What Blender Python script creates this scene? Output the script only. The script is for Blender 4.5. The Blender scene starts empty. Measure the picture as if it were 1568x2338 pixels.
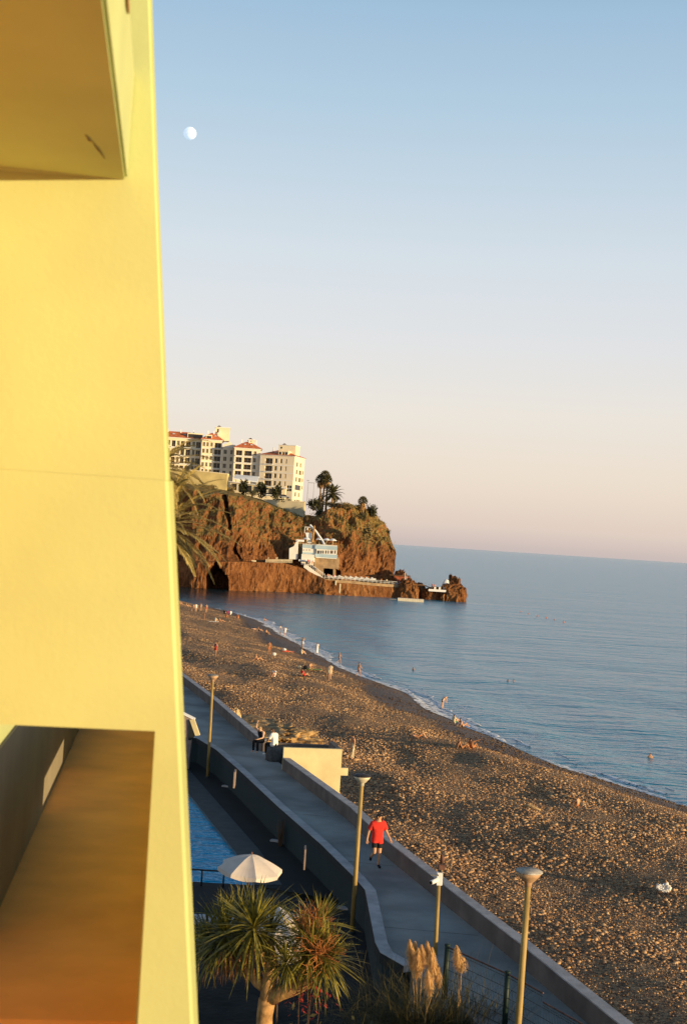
import bpy, bmesh, math, random
from mathutils import Vector, Matrix, noise
random.seed(7)
R = math.radians
scene = bpy.context.scene
COL = scene.collection

# ------------------------------------------------------------------ camera
CAM_H, FPX, ROLL, PITCH = 18.0, 3076.0, R(3.66), R(1.229)
cam = bpy.data.cameras.new("camera")
cam.sensor_fit = 'VERTICAL'; cam.sensor_height = 36.0; cam.lens = FPX / 2338 * 36
cam.clip_start = 0.1; cam.clip_end = 200000
cam.dof.use_dof = True; cam.dof.focus_distance = 75; cam.dof.aperture_fstop = 6.3
cam_o = bpy.data.objects.new("camera", cam); COL.objects.link(cam_o)
_f = Vector((0, math.cos(PITCH), math.sin(PITCH)))
_r0 = Vector((1, 0, 0)); _u0 = _r0.cross(_f)
_r = _r0 * math.cos(ROLL) + _u0 * math.sin(ROLL)
_u = _u0 * math.cos(ROLL) - _r0 * math.sin(ROLL)
cam_o.matrix_world = Matrix(((_r.x, _u.x, -_f.x, 0), (_r.y, _u.y, -_f.y, 0), (_r.z, _u.z, -_f.z, CAM_H), (0, 0, 0, 1)))
scene.camera = cam_o

# ------------------------------------------------------------------ light
SUN_EL, SUN_AZ = 4.8, 120.0          # azimuth from +Y towards +X
SUN_COL = (1.0, 0.75, 0.41)
world = bpy.data.worlds.new("World"); scene.world = world; world.use_nodes = True
wn = world.node_tree; bg = wn.nodes['Background']; bg.inputs[1].default_value = 0.13
sky = wn.nodes.new('ShaderNodeTexSky'); sky.sky_type = 'NISHITA'; sky.sun_disc = False
sky.sun_elevation = R(SUN_EL); sky.sun_rotation = R(SUN_AZ)
tc = wn.nodes.new('ShaderNodeTexCoord'); sep = wn.nodes.new('ShaderNodeSeparateXYZ')
wn.links.new(tc.outputs['Generated'], sep.inputs[0])
mr = wn.nodes.new('ShaderNodeMapRange'); mr.inputs[1].default_value = 0; mr.inputs[2].default_value = 0.6
wn.links.new(sep.outputs[2], mr.inputs[0])
ramp = wn.nodes.new('ShaderNodeValToRGB'); wn.links.new(mr.outputs[0], ramp.inputs[0])
SKY = [(0.0, (.64, .55, .55)), (.03, (.79, .67, .615)), (.09, (.88, .76, .68)), (.17, (.88, .81, .765)), (.25, (.81, .80, .83)),
       (.35, (.72, .78, .85)), (.515, (.49, .65, .80)), (.62, (.38, .56, .75)), (.8, (.14, .29, .50)), (1.0, (.05, .13, .27))]
er = ramp.color_ramp.elements
er[0].position = SKY[0][0]; er[0].color = (*SKY[0][1], 1)
er[1].position = 1.0; er[1].color = (*SKY[-1][1], 1)
for p_, c_ in SKY[1:-1]:
    e = er.new(p_); e.color = (*c_, 1)
vm = wn.nodes.new('ShaderNodeVectorMath'); vm.operation = 'SCALE'; vm.inputs['Scale'].default_value = 3.85
wn.links.new(ramp.outputs[0], vm.inputs[0])
mx = wn.nodes.new('ShaderNodeMix'); mx.data_type = 'RGBA'; mx.inputs[0].default_value = 0.85
wn.links.new(sky.outputs[0], mx.inputs[6]); wn.links.new(vm.outputs[0], mx.inputs[7])
wn.links.new(mx.outputs[2], bg.inputs[0])

sun = bpy.data.lights.new("sun", 'SUN'); sun.energy = 3.2; sun.angle = R(0.6); sun.color = SUN_COL
sun_o = bpy.data.objects.new("sun", sun); COL.objects.link(sun_o)
TO_SUN = Vector((math.sin(R(SUN_AZ)) * math.cos(R(SUN_EL)), math.cos(R(SUN_AZ)) * math.cos(R(SUN_EL)), math.sin(R(SUN_EL))))
sun_o.rotation_euler = TO_SUN.to_track_quat('Z', 'Y').to_euler()
sun_o.location = (60, -40, 60)
scene.view_settings.view_transform = 'Standard'; scene.view_settings.look = 'None'
scene.view_settings.gamma = 1; scene.view_settings.exposure = 1.0
scene.render.engine = 'CYCLES'
scene.cycles.max_bounces = 6; scene.cycles.diffuse_bounces = 3; scene.cycles.glossy_bounces = 3
scene.cycles.transparent_max_bounces = 8; scene.cycles.use_denoising = True

# ------------------------------------------------------------------ photo rays -> points in the place
def ray(px, py):
    u = (px - 784) / FPX; v = -(py - 1169) / FPX
    a = u * math.cos(ROLL) - v * math.sin(ROLL); b = u * math.sin(ROLL) + v * math.cos(ROLL)
    y = math.cos(PITCH) - b * math.sin(PITCH); z = math.sin(PITCH) + b * math.cos(PITCH)
    return a / y, z / y
def G(px, py, z):                      # on the level z
    a, c = ray(px, py); d = (z - CAM_H) / c
    return Vector((a * d, d, z))
def P(px, py, d):                      # at the distance d
    a, c = ray(px, py)
    return Vector((a * d, d, CAM_H + c * d))

# ------------------------------------------------------------------ materials
def _new(name):
    m = bpy.data.materials.new(name); m.use_nodes = True
    return m, m.node_tree, m.node_tree.nodes['Principled BSDF']
def mat(name, col, rough=.85, var=.18, scale=3.0, col2=None, bump=0.0, bscale=None, metal=0.0, spec=.3, stretch=(1, 1, 1), detail=6, trans=0.0, local=False):
    m, t, b = _new(name)
    b.inputs['Roughness'].default_value = rough; b.inputs['Metallic'].default_value = metal
    b.inputs['Specular IOR Level'].default_value = spec
    if local:
        src = t.nodes.new('ShaderNodeTexCoord').outputs['Object']
    else:
        src = t.nodes.new('ShaderNodeNewGeometry').outputs['Position']
    mp = t.nodes.new('ShaderNodeMapping'); mp.inputs['Scale'].default_value = stretch
    t.links.new(src, mp.inputs[0])
    n = t.nodes.new('ShaderNodeTexNoise'); n.inputs['Scale'].default_value = scale; n.inputs['Detail'].default_value = detail
    t.links.new(mp.outputs[0], n.inputs['Vector'])
    r = t.nodes.new('ShaderNodeValToRGB'); t.links.new(n.outputs[0], r.inputs[0])
    c1 = [max(0, c * (1 - var)) for c in col]; c2 = list(col2) if col2 else [min(1, c * (1 + var)) for c in col]
    r.color_ramp.elements[0].position = .35; r.color_ramp.elements[0].color = (*c1, 1)
    r.color_ramp.elements[1].position = .68; r.color_ramp.elements[1].color = (*c2, 1)
    t.links.new(r.outputs[0], b.inputs['Base Color'])
    if bump:
        n2 = t.nodes.new('ShaderNodeTexNoise'); n2.inputs['Scale'].default_value = bscale or scale * 4; n2.inputs['Detail'].default_value = 5
        t.links.new(mp.outputs[0], n2.inputs['Vector'])
        bp = t.nodes.new('ShaderNodeBump'); bp.inputs['Strength'].default_value = bump; bp.inputs['Distance'].default_value = .3 / (bscale or scale * 4)
        t.links.new(n2.outputs[0], bp.inputs['Height']); t.links.new(bp.outputs[0], b.inputs['Normal'])
    if trans:
        tr = t.nodes.new('ShaderNodeBsdfTranslucent'); t.links.new(r.outputs[0], tr.inputs[0])
        ms = t.nodes.new('ShaderNodeMixShader'); ms.inputs[0].default_value = trans
        t.links.new(b.outputs[0], ms.inputs[1]); t.links.new(tr.outputs[0], ms.inputs[2])
        t.links.new(ms.outputs[0], t.nodes['Material Output'].inputs[0])
    return m

M = {}
M['yellow'] = mat('yellow_plaster', (.505, .53, .225), .9, .10, 1.3, bump=.16, bscale=55)
M['yellow_pale'] = mat('yellow_fascia', (.90, .80, .30), .9, .05, 2.5, bump=.12, bscale=60)
M['tile'] = mat('balcony_tile', (.92, .44, .10), .8, .12, 3)
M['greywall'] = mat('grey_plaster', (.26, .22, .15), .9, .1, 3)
M['prom'] = mat('promenade_concrete', (.30, .28, .245), .9, .30, .45, bump=.15, bscale=30)
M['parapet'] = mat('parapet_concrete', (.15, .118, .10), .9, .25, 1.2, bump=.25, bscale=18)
M['coping'] = mat('coping_concrete', (.42, .39, .37), .9, .2, 2, bump=.2, bscale=25)
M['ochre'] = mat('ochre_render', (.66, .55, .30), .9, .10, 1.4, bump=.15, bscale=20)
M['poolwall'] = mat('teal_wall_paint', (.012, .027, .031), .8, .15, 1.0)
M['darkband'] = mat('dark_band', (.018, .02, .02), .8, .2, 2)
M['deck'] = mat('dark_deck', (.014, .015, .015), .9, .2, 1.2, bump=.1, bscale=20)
M['gutter'] = mat('pool_gutter', (.035, .04, .042), .7, .3, 2)
M['soil'] = mat('garden_soil', (.012, .011, .009), .95, .4, 1.5, bump=.5, bscale=6)
M['steelpost'] = mat('ochre_post_paint', (.36, .24, .075), .6, .25, 6, stretch=(1, 1, .3), bump=.1)
M['lamp_bowl'] = mat('lamp_bowl', (.50, .30, .16), .6, .2, 6)
M['lamp_glass'] = mat('lamp_glass_bowl', (.62, .55, .38), .35, .12, 5)
M['lamp_lid'] = mat('lamp_lid', (.16, .14, .12), .7, .2, 3.2, col2=(.70, .62, .50))
M['lamp_dark'] = mat('lamp_dark_lid', (.045, .035, .03), .6, .3, 5)
M['white'] = mat('white_paint', (.80, .79, .76), .7, .05, 2)
M['offwhite'] = mat('offwhite_wall', (.80, .75, .66), .85, .08, .25)
M['cream'] = mat('cream_wall', (.86, .72, .47), .85, .10, .15)
M['peach'] = mat('peach_wall', (.84, .71, .52), .85, .08, .15)
M['blueband'] = mat('blue_band', (.40, .52, .58), .8, .08, .4)
M['roof'] = mat('orange_roof_tile', (.62, .17, .06), .85, .25, .8, stretch=(1, 1, 1))
M['glass'] = mat('dark_window', (.035, .028, .022), .25, .4, .4, spec=.5)
M['shutter'] = mat('brown_shutter', (.13, .07, .035), .8, .3, .6)
M['canvas'] = mat('parasol_canvas', (.72, .62, .53), .9, .06, 4, trans=.12)
M['metal'] = mat('grey_metal', (.22, .22, .22), .45, .1, 5, metal=.4)
M['darkmetal'] = mat('dark_metal', (.03, .035, .03), .5, .2, 5)
M['greenmetal'] = mat('green_metal', (.012, .026, .02), .5, .2, 5)
M['rust'] = mat('rusty_wire', (.16, .075, .05), .7, .3, 8)
M['trunk'] = mat('dragon_tree_bark', (.42, .23, .085), .9, .35, 7, bump=.6, bscale=25)
M['palmtrunk'] = mat('palm_bark', (.30, .19, .10), .95, .35, 3, bump=.6, bscale=10)
M['leaf'] = mat('sword_leaf', (.055, .062, .012), .55, .35, 5, col2=(.36, .29, .04), trans=.15)
M['deadleaf'] = mat('dead_leaf', (.34, .15, .045), .85, .3, 5, trans=.15)
M['panicle'] = mat('orange_panicle', (.42, .15, .04), .85, .3, 8)
M['palmleaf'] = mat('palm_frond', (.38, .28, .08), .6, .3, 2, col2=(.62, .47, .16), trans=.25)
M['palmleaf_far'] = mat('palm_frond_dark', (.10, .085, .025), .7, .4, 1)
M['skirt'] = mat('dry_palm_skirt', (.40, .22, .08), .9, .3, 1)
M['bush'] = mat('bush_leaf', (.03, .035, .012), .8, .45, .8, col2=(.075, .07, .02))
M['drygrass'] = mat('dry_bush_leaf', (.20, .14, .05), .85, .4, .7)
M['grassblade'] = mat('grass_blade', (.04, .048, .018), .7, .4, 3, col2=(.17, .13, .04))
M['plume'] = mat('pampas_plume', (.80, .50, .20), .9, .15, 6, trans=.3)
M['redleaf'] = mat('red_leaf', (.42, .05, .03), .6, .3, 5)
M['boulder'] = mat('pale_boulder', (.52, .36, .18), .9, .25, 2.5, bump=.5, bscale=7)
M['outcrop'] = mat('rock_outcrop', (.26, .14, .055), .95, .4, .9, col2=(.56, .37, .16), bump=1.0, bscale=2.5)
M['plastic'] = mat('white_plastic', (.40, .42, .45), .5, .05, 3)
M['skin'] = mat('tan_skin', (.56, .30, .16), .6, .08, 6)
M['skin_deep'] = mat('deep_tan_skin', (.40, .18, .08), .6, .08, 6)
M['skin_fair'] = mat('fair_skin', (.66, .40, .25), .6, .08, 6)
M['hair_dark'] = mat('dark_hair', (.015, .012, .01), .7, .3, 20)
M['hair_brown'] = mat('brown_hair', (.10, .05, .025), .7, .3, 20)
M['hair_fair'] = mat('fair_hair', (.42, .28, .13), .7, .3, 20)
M['c_red'] = mat('red_cloth', (.64, .035, .022), .9, .12, 14, bump=.25, bscale=22)
M['c_white'] = mat('white_cloth', (.80, .76, .70), .9, .06, 10)
M['c_black'] = mat('black_cloth', (.014, .014, .016), .9, .2, 10)
M['c_cream'] = mat('cream_cloth', (.68, .56, .36), .9, .08, 10)
M['c_blue'] = mat('dark_blue_cloth', (.03, .05, .12), .9, .1, 10)
M['c_green'] = mat('green_cloth', (.08, .26, .06), .9, .1, 10)
M['c_orange'] = mat('orange_cloth', (.68, .20, .05), .9, .1, 10)
M['c_purple'] = mat('purple_cloth', (.22, .04, .14), .9, .1, 10)
M['stonedrum'] = mat('stone_drum', (.085, .085, .085), .9, .3, 8, bump=.5, bscale=25)
M['pillar'] = mat('brown_pillar', (.30, .22, .18), .9, .2, 3)
M['concrete_old'] = mat('old_concrete', (.36, .24, .13), .9, .25, .8, bump=.4, bscale=3)
M['dock'] = mat('dock_float', (.70, .62, .48), .8, .1, 1)
M['asphalt'] = mat('car_paint', (.25, .27, .30), .4, .1, 1, spec=.5)
M['tyre'] = mat('tyre', (.015, .015, .015), .9, .1, 2)
M['mortar'] = mat('pale_retaining_wall', (.66, .56, .36), .9, .15, .25)
M['yellow_far'] = mat('yellow_retaining_wall', (.60, .47, .20), .9, .2, .2)

# ------------------------------------------------------------------ mesh collecting
class MB:
    def __init__(s): s.v = []; s.f = []
    def add(s, vs, fs):
        o = len(s.v); s.v += [tuple(v) for v in vs]; s.f += [tuple(i + o for i in f) for f in fs]; return s
    def quad(s, a, b, c, d): return s.add([a, b, c, d], [(0, 1, 2, 3)])
    def box(s, x0, x1, y0, y1, z0, z1, mtx=None):
        vs = [Vector(p) for p in ((x0, y0, z0), (x1, y0, z0), (x1, y1, z0), (x0, y1, z0), (x0, y0, z1), (x1, y0, z1), (x1, y1, z1), (x0, y1, z1))]
        if mtx: vs = [mtx @ v for v in vs]
        return s.add(vs, [(3, 2, 1, 0), (4, 5, 6, 7), (0, 1, 5, 4), (1, 2, 6, 5), (2, 3, 7, 6), (3, 0, 4, 7)])
    def prism(s, pts, z0, z1):          # plan polygon (counter-clockwise) between two levels; z0/z1 numbers or lists
        n = len(pts)
        a = z0 if isinstance(z0, (list, tuple)) else [z0] * n; b = z1 if isinstance(z1, (list, tuple)) else [z1] * n
        vs = [(p[0], p[1], a[i]) for i, p in enumerate(pts)] + [(p[0], p[1], b[i]) for i, p in enumerate(pts)]
        fs = [tuple(range(n - 1, -1, -1)), tuple(range(n, 2 * n))] + [(i, (i + 1) % n, n + (i + 1) % n, n + i) for i in range(n)]
        return s.add(vs, fs)
    def tube(s, pts, rad, n=8, cap=True):
        pts = [Vector(p) for p in pts]; rad = rad if isinstance(rad, (list, tuple)) else [rad] * len(pts)
        vs = []; fs = []; ref = None
        for i, p in enumerate(pts):
            d = (pts[min(i + 1, len(pts) - 1)] - pts[max(i - 1, 0)])
            if d.length < 1e-9: d = Vector((0, 0, 1))
            d.normalize()
            if ref is None: ref = d.orthogonal().normalized()
            ref = (ref - d * ref.dot(d)); ref = ref.normalized() if ref.length > 1e-6 else d.orthogonal().normalized()
            q = d.cross(ref)
            for k in range(n):
                t = 2 * math.pi * k / n; vs.append(p + (ref * math.cos(t) + q * math.sin(t)) * rad[i])
        for i in range(len(pts) - 1):
            for k in range(n):
                fs.append((i * n + k, i * n + (k + 1) % n, (i + 1) * n + (k + 1) % n, (i + 1) * n + k))
        if cap: fs += [tuple(range(n - 1, -1, -1)), tuple(range((len(pts) - 1) * n, len(pts) * n))]
        return s.add(vs, fs)
    def lathe(s, prof, c=(0, 0, 0), n=24, cap=True, sx=1, sy=1):
        vs = []; fs = []
        for r, z in prof:
            for k in range(n):
                t = 2 * math.pi * k / n; vs.append((c[0] + r * math.cos(t) * sx, c[1] + r * math.sin(t) * sy, c[2] + z))
        for i in range(len(prof) - 1):
            for k in range(n):
                fs.append((i * n + k, i * n + (k + 1) % n, (i + 1) * n + (k + 1) % n, (i + 1) * n + k))
        if cap: fs += [tuple(range(n - 1, -1, -1)), tuple(range((len(prof) - 1) * n, len(prof) * n))]
        return s.add(vs, fs)
    def strip(s, pts, widths, side):    # a blade: centre line, half widths, side vector(s)
        vs = []; n = len(pts)
        for i, p in enumerate(pts):
            sd = side[i] if isinstance(side, list) else side
            vs += [Vector(p) - sd * widths[i], Vector(p) + sd * widths[i]]
        return s.add(vs, [(2 * i, 2 * i + 1, 2 * i + 3, 2 * i + 2) for i in range(n - 1)])
    def build(s, name, material, parent=None, smooth=False, bevel=0.0):
        me = bpy.data.meshes.new(name); me.from_pydata(s.v, [], s.f)
        for m in (material if isinstance(material, (list, tuple)) else [material]): me.materials.append(m)
        if bevel:
            bm = bmesh.new(); bm.from_mesh(me)
            bmesh.ops.bevel(bm, geom=[e for e in bm.edges if e.calc_face_angle(0) > .6], offset=bevel, segments=2, affect='EDGES')
            bm.to_mesh(me); bm.free()
        me.update()
        if smooth: me.polygons.foreach_set('use_smooth', [True] * len(me.polygons))
        o = bpy.data.objects.new(name, me); COL.objects.link(o)
        if parent: o.parent = parent
        return o

def empty(name, loc=(0, 0, 0), rz=0):
    o = bpy.data.objects.new(name, None); COL.objects.link(o); o.location = loc; o.rotation_euler = (0, 0, rz); o.empty_display_size = .3
    return o
def tag(o, label=None, cat=None, group=None, kind=None):
    if label: o['label'] = label
    if cat: o['category'] = cat
    if group: o['group'] = group
    if kind: o['kind'] = kind
    return o
def copy_tree(o, parent=None):
    c = o.copy(); COL.objects.link(c)
    if parent: c.parent = parent
    for ch in list(o.children): copy_tree(ch, c)
    return c
def fbm(p, oct=4, h=1.0): return noise.fractal(Vector(p), h, 2.0, oct)
def interp(tab, t):
    if t <= tab[0][0]: return tab[0][1]
    for (a, x), (b, y) in zip(tab, tab[1:]):
        if t <= b: return x + (y - x) * (t - a) / (b - a)
    return tab[-1][1]
# ================================================================== THE SETTING: sea, beach, promenade, pool deck
SHORE = [(0, 82), (30, 62), (60, 44.5), (80, 35.2), (101.5, 25.9), (108, 22.9), (113.2, 20.3), (120, 18.3), (129, 16.2), (136.7, 13.6), (148, 11.5),
         (161.6, 9.9), (168.9, 7.75), (179.5, 4.1), (191.7, 1.1), (211, -2.3), (226, -5.5), (248.8, -9.5), (282.7, -15.6), (304.6, -22.6), (321, -31), (344, -43), (356, -60), (364, -90), (372, -140)]
INNER = [(18, 10.0), (25, 8.2), (33.4, 6.03), (35.9, 5.4), (41.7, 3.77), (47.9, 2.06), (52.8, 1.0), (63.5, -2.1), (68.5, -3.4), (84.5, -7.4), (99, -11.4), (140, -22.5), (200, -40), (260, -62), (330, -100), (372, -150)]
def xs(y): return interp(SHORE, y)
def xw(y): return interp(INNER, y) + .16
def sdist(x, y):
    return (xs(y) - x) * .9 + .7 * noise.noise(Vector((x * .09, y * .09, 3))) + .35 * noise.noise(Vector((x * .3, y * .3, 9)))
def beach_z(x, y):
    s = (xs(y) - x) * .9
    w = max(4, (xs(y) - xw(y)) * .9)
    if s < 0: z = .13 * s
    else:
        t = min(1, s / w)
        z = 2.75 * (1 - math.exp(-s / 9.5)) - .55 * max(0, (t - .62) / .38) ** 1.3
    k = min(1, max(0, s) / 8)
    z += k * (.62 * noise.noise(Vector((x * .10 + y * .05, y * .045, 1))) + .21 * noise.noise(Vector((x * .30, y * .16, 5))) + .05 * noise.noise(Vector((x * .9, y * .7, 7))))
    return z
def B(px, py):                         # on the beach or, beyond the shoreline, on the water
    z = 1.5
    for _ in range(14):
        p = G(px, py, z); z = .6 * z + .4 * max(beach_z(p.x, p.y), 0)
    return G(px, py, z)

# ---- beach: one sheet from the sea wall to below the water
NU, ys = 130, []
y = 14.0
while y < 372: ys.append(y); y *= 1.0068 if y > 60 else 1.011
verts = []; wet = []; dens = []
for y in ys:
    a, b = xw(y) - 1.2, xs(y) + 14
    for i in range(NU + 1):
        x = a + (b - a) * i / NU
        verts.append((x, y, beach_z(x, y)))
        s = sdist(x, y)
        wv = 1 - min(1, max(0, (s - 5.2 - 2.0 * noise.noise(Vector((x * .05, y * .05, 40)))) / 1.8))
        wet.append(wv)
        d = 0 if s < .6 else (95 if y < 62 else 95 * (62 / y) ** 1.25)
        dens.append(d * (1.0 - .5 * wv))
W1 = NU + 1
faces = [(j * W1 + i, j * W1 + i + 1, (j + 1) * W1 + i + 1, (j + 1) * W1 + i) for j in range(len(ys) - 1) for i in range(NU)]
def beach_mesh(name):
    me = bpy.data.meshes.new(name); me.from_pydata(verts, [], faces)
    for nm, data in (('wet', wet), ('dens', dens)):
        at = me.attributes.new(nm, 'FLOAT', 'POINT'); at.data.foreach_set('value', data)
    me.polygons.foreach_set('use_smooth', [True] * len(faces)); me.update()
    return me
def stone_colour(t, fac_out, lo, mid, hi):
    r = t.nodes.new('ShaderNodeValToRGB'); t.links.new(fac_out, r.inputs[0])
    r.color_ramp.elements[0].position = .0; r.color_ramp.elements[0].color = (*lo, 1)
    r.color_ramp.elements[1].position = 1.0; r.color_ramp.elements[1].color = (*hi, 1)
    e = r.color_ramp.elements.new(.55); e.color = (*mid, 1)
    return r.outputs[0]
def wet_mix(t, col, b):
    at = t.nodes.new('ShaderNodeAttribute'); at.attribute_name = 'wet'
    m = t.nodes.new('ShaderNodeMix'); m.data_type = 'RGBA'; m.blend_type = 'MULTIPLY'
    t.links.new(at.outputs['Fac'], m.inputs[0]); t.links.new(col, m.inputs[6]); m.inputs[7].default_value = (.30, .30, .32, 1)
    t.links.new(m.outputs[2], b.inputs['Base Color'])
    r = t.nodes.new('ShaderNodeMapRange'); r.inputs[3].default_value = .9; r.inputs[4].default_value = .5
    t.links.new(at.outputs['Fac'], r.inputs[0]); t.links.new(r.outputs[0], b.inputs['Roughness'])
m, t, b = _new('shingle'); M['shingle'] = m
pos = t.nodes.new('ShaderNodeNewGeometry').outputs['Position']
v = t.nodes.new('ShaderNodeTexVoronoi'); v.inputs['Scale'].default_value = 6.5; t.links.new(pos, v.inputs['Vector'])
sc = t.nodes.new('ShaderNodeSeparateColor'); t.links.new(v.outputs['Color'], sc.inputs[0])
wet_mix(t, stone_colour(t, sc.outputs[0], (.08, .048, .03), (.30, .175, .085), (.48, .30, .15)), b)
v2 = t.nodes.new('ShaderNodeTexVoronoi'); v2.inputs['Scale'].default_value = 15; t.links.new(pos, v2.inputs['Vector'])
ad = t.nodes.new('ShaderNodeMath'); ad.operation = 'MULTIPLY_ADD'; ad.inputs[1].default_value = .35
t.links.new(v2.outputs['Distance'], ad.inputs[0]); t.links.new(v.outputs['Distance'], ad.inputs[2])
bp = t.nodes.new('ShaderNodeBump'); bp.invert = True; bp.inputs['Strength'].default_value = 1.0; bp.inputs['Distance'].default_value = .085
t.links.new(ad.outputs[0], bp.inputs['Height']); t.links.new(bp.outputs[0], b.inputs['Normal'])
b.inputs['Specular IOR Level'].default_value = .25
me = beach_mesh('beach'); me.materials.append(M['shingle'])
beach = bpy.data.objects.new('beach', me); COL.objects.link(beach); tag(beach, kind='structure')

# ---- pebbles lying on it
m, t, b = _new('pebble'); M['pebble'] = m
oi = t.nodes.new('ShaderNodeObjectInfo')
colr = stone_colour(t, oi.outputs['Random'], (.11, .065, .036), (.43, .232, .108), (.68, .43, .21))
at = t.nodes.new('ShaderNodeAttribute'); at.attribute_name = 'wet'; at.attribute_type = 'INSTANCER'
mm = t.nodes.new('ShaderNodeMix'); mm.data_type = 'RGBA'; mm.blend_type = 'MULTIPLY'
t.links.new(at.outputs['Fac'], mm.inputs[0]); t.links.new(colr, mm.inputs[6]); mm.inputs[7].default_value = (.28, .28, .30, 1)
t.links.new(mm.outputs[2], b.inputs['Base Color']); b.inputs['Roughness'].default_value = .85; b.inputs['Specular IOR Level'].default_value = .25
stones = bpy.data.collections.new('pebble_shapes')
for k in range(6):
    bm = bmesh.new(); bmesh.ops.create_icosphere(bm, subdivisions=2, radius=1)
    sx, sy, sz = 1, random.uniform(.6, .95), random.uniform(.45, .8)
    for vv in bm.verts:
        d = 1 + .22 * noise.noise(vv.co * 1.1 + Vector((k * 7, 0, 0))) + .08 * noise.noise(vv.co * 2.6 + Vector((0, k * 5, 0)))
        vv.co = Vector((vv.co.x * sx, vv.co.y * sy, vv.co.z * sz)) * d
    ms = bpy.data.meshes.new('pebble'); bm.to_mesh(ms); bm.free(); ms.materials.append(M['pebble'])
    ms.polygons.foreach_set('use_smooth', [True] * len(ms.polygons))
    stones.objects.link(bpy.data.objects.new('pebble_shape', ms))
peb = bpy.data.objects.new('beach_pebbles', beach_mesh('beach_pebbles')); COL.objects.link(peb)
tag(peb, 'rounded grey brown pebbles covering the whole sunlit beach', kind='stuff')
ng = bpy.data.node_groups.new('scatter_pebbles', 'GeometryNodeTree')
ng.interface.new_socket('Geometry', in_out='INPUT', socket_type='NodeSocketGeometry')
ng.interface.new_socket('Geometry', in_out='OUTPUT', socket_type='NodeSocketGeometry')
N = ng.nodes.new; L = ng.links.new
gi, go = N('NodeGroupInput'), N('NodeGroupOutput')
dp = N('GeometryNodeDistributePointsOnFaces'); dp.distribute_method = 'RANDOM'
na = N('GeometryNodeInputNamedAttribute'); na.data_type = 'FLOAT'; na.inputs['Name'].default_value = 'dens'
L(gi.outputs[0], dp.inputs['Mesh']); L(na.outputs['Attribute'], dp.inputs['Density'])
ip = N('GeometryNodeInstanceOnPoints'); ci = N('GeometryNodeCollectionInfo'); ci.inputs['Collection'].default_value = stones
ci.inputs['Separate Children'].default_value = True; ci.inputs['Reset Children'].default_value = True
ip.inputs['Pick Instance'].default_value = True
L(dp.outputs['Points'], ip.inputs['Points']); L(ci.outputs[0], ip.inputs['Instance'])
rv = N('FunctionNodeRandomValue'); rv.data_type = 'FLOAT_VECTOR'; rv.inputs[0].default_value = (-.5, -.5, 0); rv.inputs[1].default_value = (.5, .5, 6.28)
L(rv.outputs[0], ip.inputs['Rotation'])
r1 = N('FunctionNodeRandomValue'); r1.data_type = 'FLOAT'
r1.inputs[2].default_value = 0; r1.inputs[3].default_value = 1; r1.inputs['Seed'].default_value = 5
pw = N('ShaderNodeMath'); pw.operation = 'POWER'; pw.inputs[1].default_value = 5.5; L(r1.outputs[1], pw.inputs[0])
# stone size: patches of coarser and of finer shingle, larger where the spacing is wider
nz = N('ShaderNodeTexNoise'); nz.inputs['Scale'].default_value = .16
ps = N('GeometryNodeInputPosition'); L(ps.outputs[0], nz.inputs['Vector'])
m1 = N('ShaderNodeMath'); m1.operation = 'MULTIPLY_ADD'; m1.inputs[1].default_value = .115; m1.inputs[2].default_value = .025
L(pw.outputs[0], m1.inputs[0])
m2 = N('ShaderNodeMapRange'); m2.inputs[1].default_value = .35; m2.inputs[2].default_value = .65; m2.inputs[3].default_value = .5; m2.inputs[4].default_value = 1.45
L(nz.outputs[0], m2.inputs[0])
m3 = N('ShaderNodeMath'); m3.operation = 'MULTIPLY'; L(m1.outputs[0], m3.inputs[0]); L(m2.outputs[0], m3.inputs[1])
sy = N('ShaderNodeSeparateXYZ'); L(ps.outputs[0], sy.inputs[0])
m4 = N('ShaderNodeMapRange'); m4.inputs[1].default_value = 55; m4.inputs[2].default_value = 260; m4.inputs[3].default_value = 1.0; m4.inputs[4].default_value = .72
L(sy.outputs[1], m4.inputs[0])
m5 = N('ShaderNodeMath'); m5.operation = 'MULTIPLY'; L(m3.outputs[0], m5.inputs[0]); L(m4.outputs[0], m5.inputs[1])
L(m5.outputs[0], ip.inputs['Scale']); L(ip.outputs[0], go.inputs[0])
md = peb.modifiers.new('scatter', 'NODES'); md.node_group = ng

# ---- sea: one sheet out to the horizon, fine where the bay is
def axis(segs):
    out = []
    for a, b, n in segs: out += [a + (b - a) * i / n for i in range(n)]
    return out + [segs[-1][1]]
ax = axis([(-90000, -2000, 6), (-2000, -150, 10), (-150, -55, 20), (-55, 75, 120), (75, 300, 30), (300, 3000, 12), (3000, 90000, 6)])
ay = axis([(-300, 40, 10), (40, 90, 25), (90, 470, 290), (470, 1500, 60), (1500, 6000, 20), (6000, 90000, 12)])
sv = []
for y in ay:
    for x in ax:
        z = 0
        if -60 < x < 90 and 40 < y < 480:
            s = (x - xs(y)) * .9
            k = min(1, max(0, (s + 1) / 6)) * min(1, (480 - y) / 60, (90 - x) / 15)
            sw = math.sin((s + 2.5 * noise.noise(Vector((y * .02, x * .02, 2)))) * .42)
            z = k * (.16 * sw * math.exp(-max(0, s) / 28) + .05 * noise.noise(Vector((x * .35, y * .16, 4))) + .06 * noise.noise(Vector((x * .1, y * .07, 8))))
        sv.append((x, y, z))
nx = len(ax)
sf = [(j * nx + i, j * nx + i + 1, (j + 1) * nx + i + 1, (j + 1) * nx + i) for j in range(len(ay) - 1) for i in range(nx - 1)]
m, t, b = _new('sea_water'); M['sea'] = m
b.inputs['Base Color'].default_value = (.02, .25, .34, 1); b.inputs['Roughness'].default_value = .21; b.inputs['IOR'].default_value = 1.333
pos = t.nodes.new('ShaderNodeNewGeometry').outputs['Position']
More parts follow.
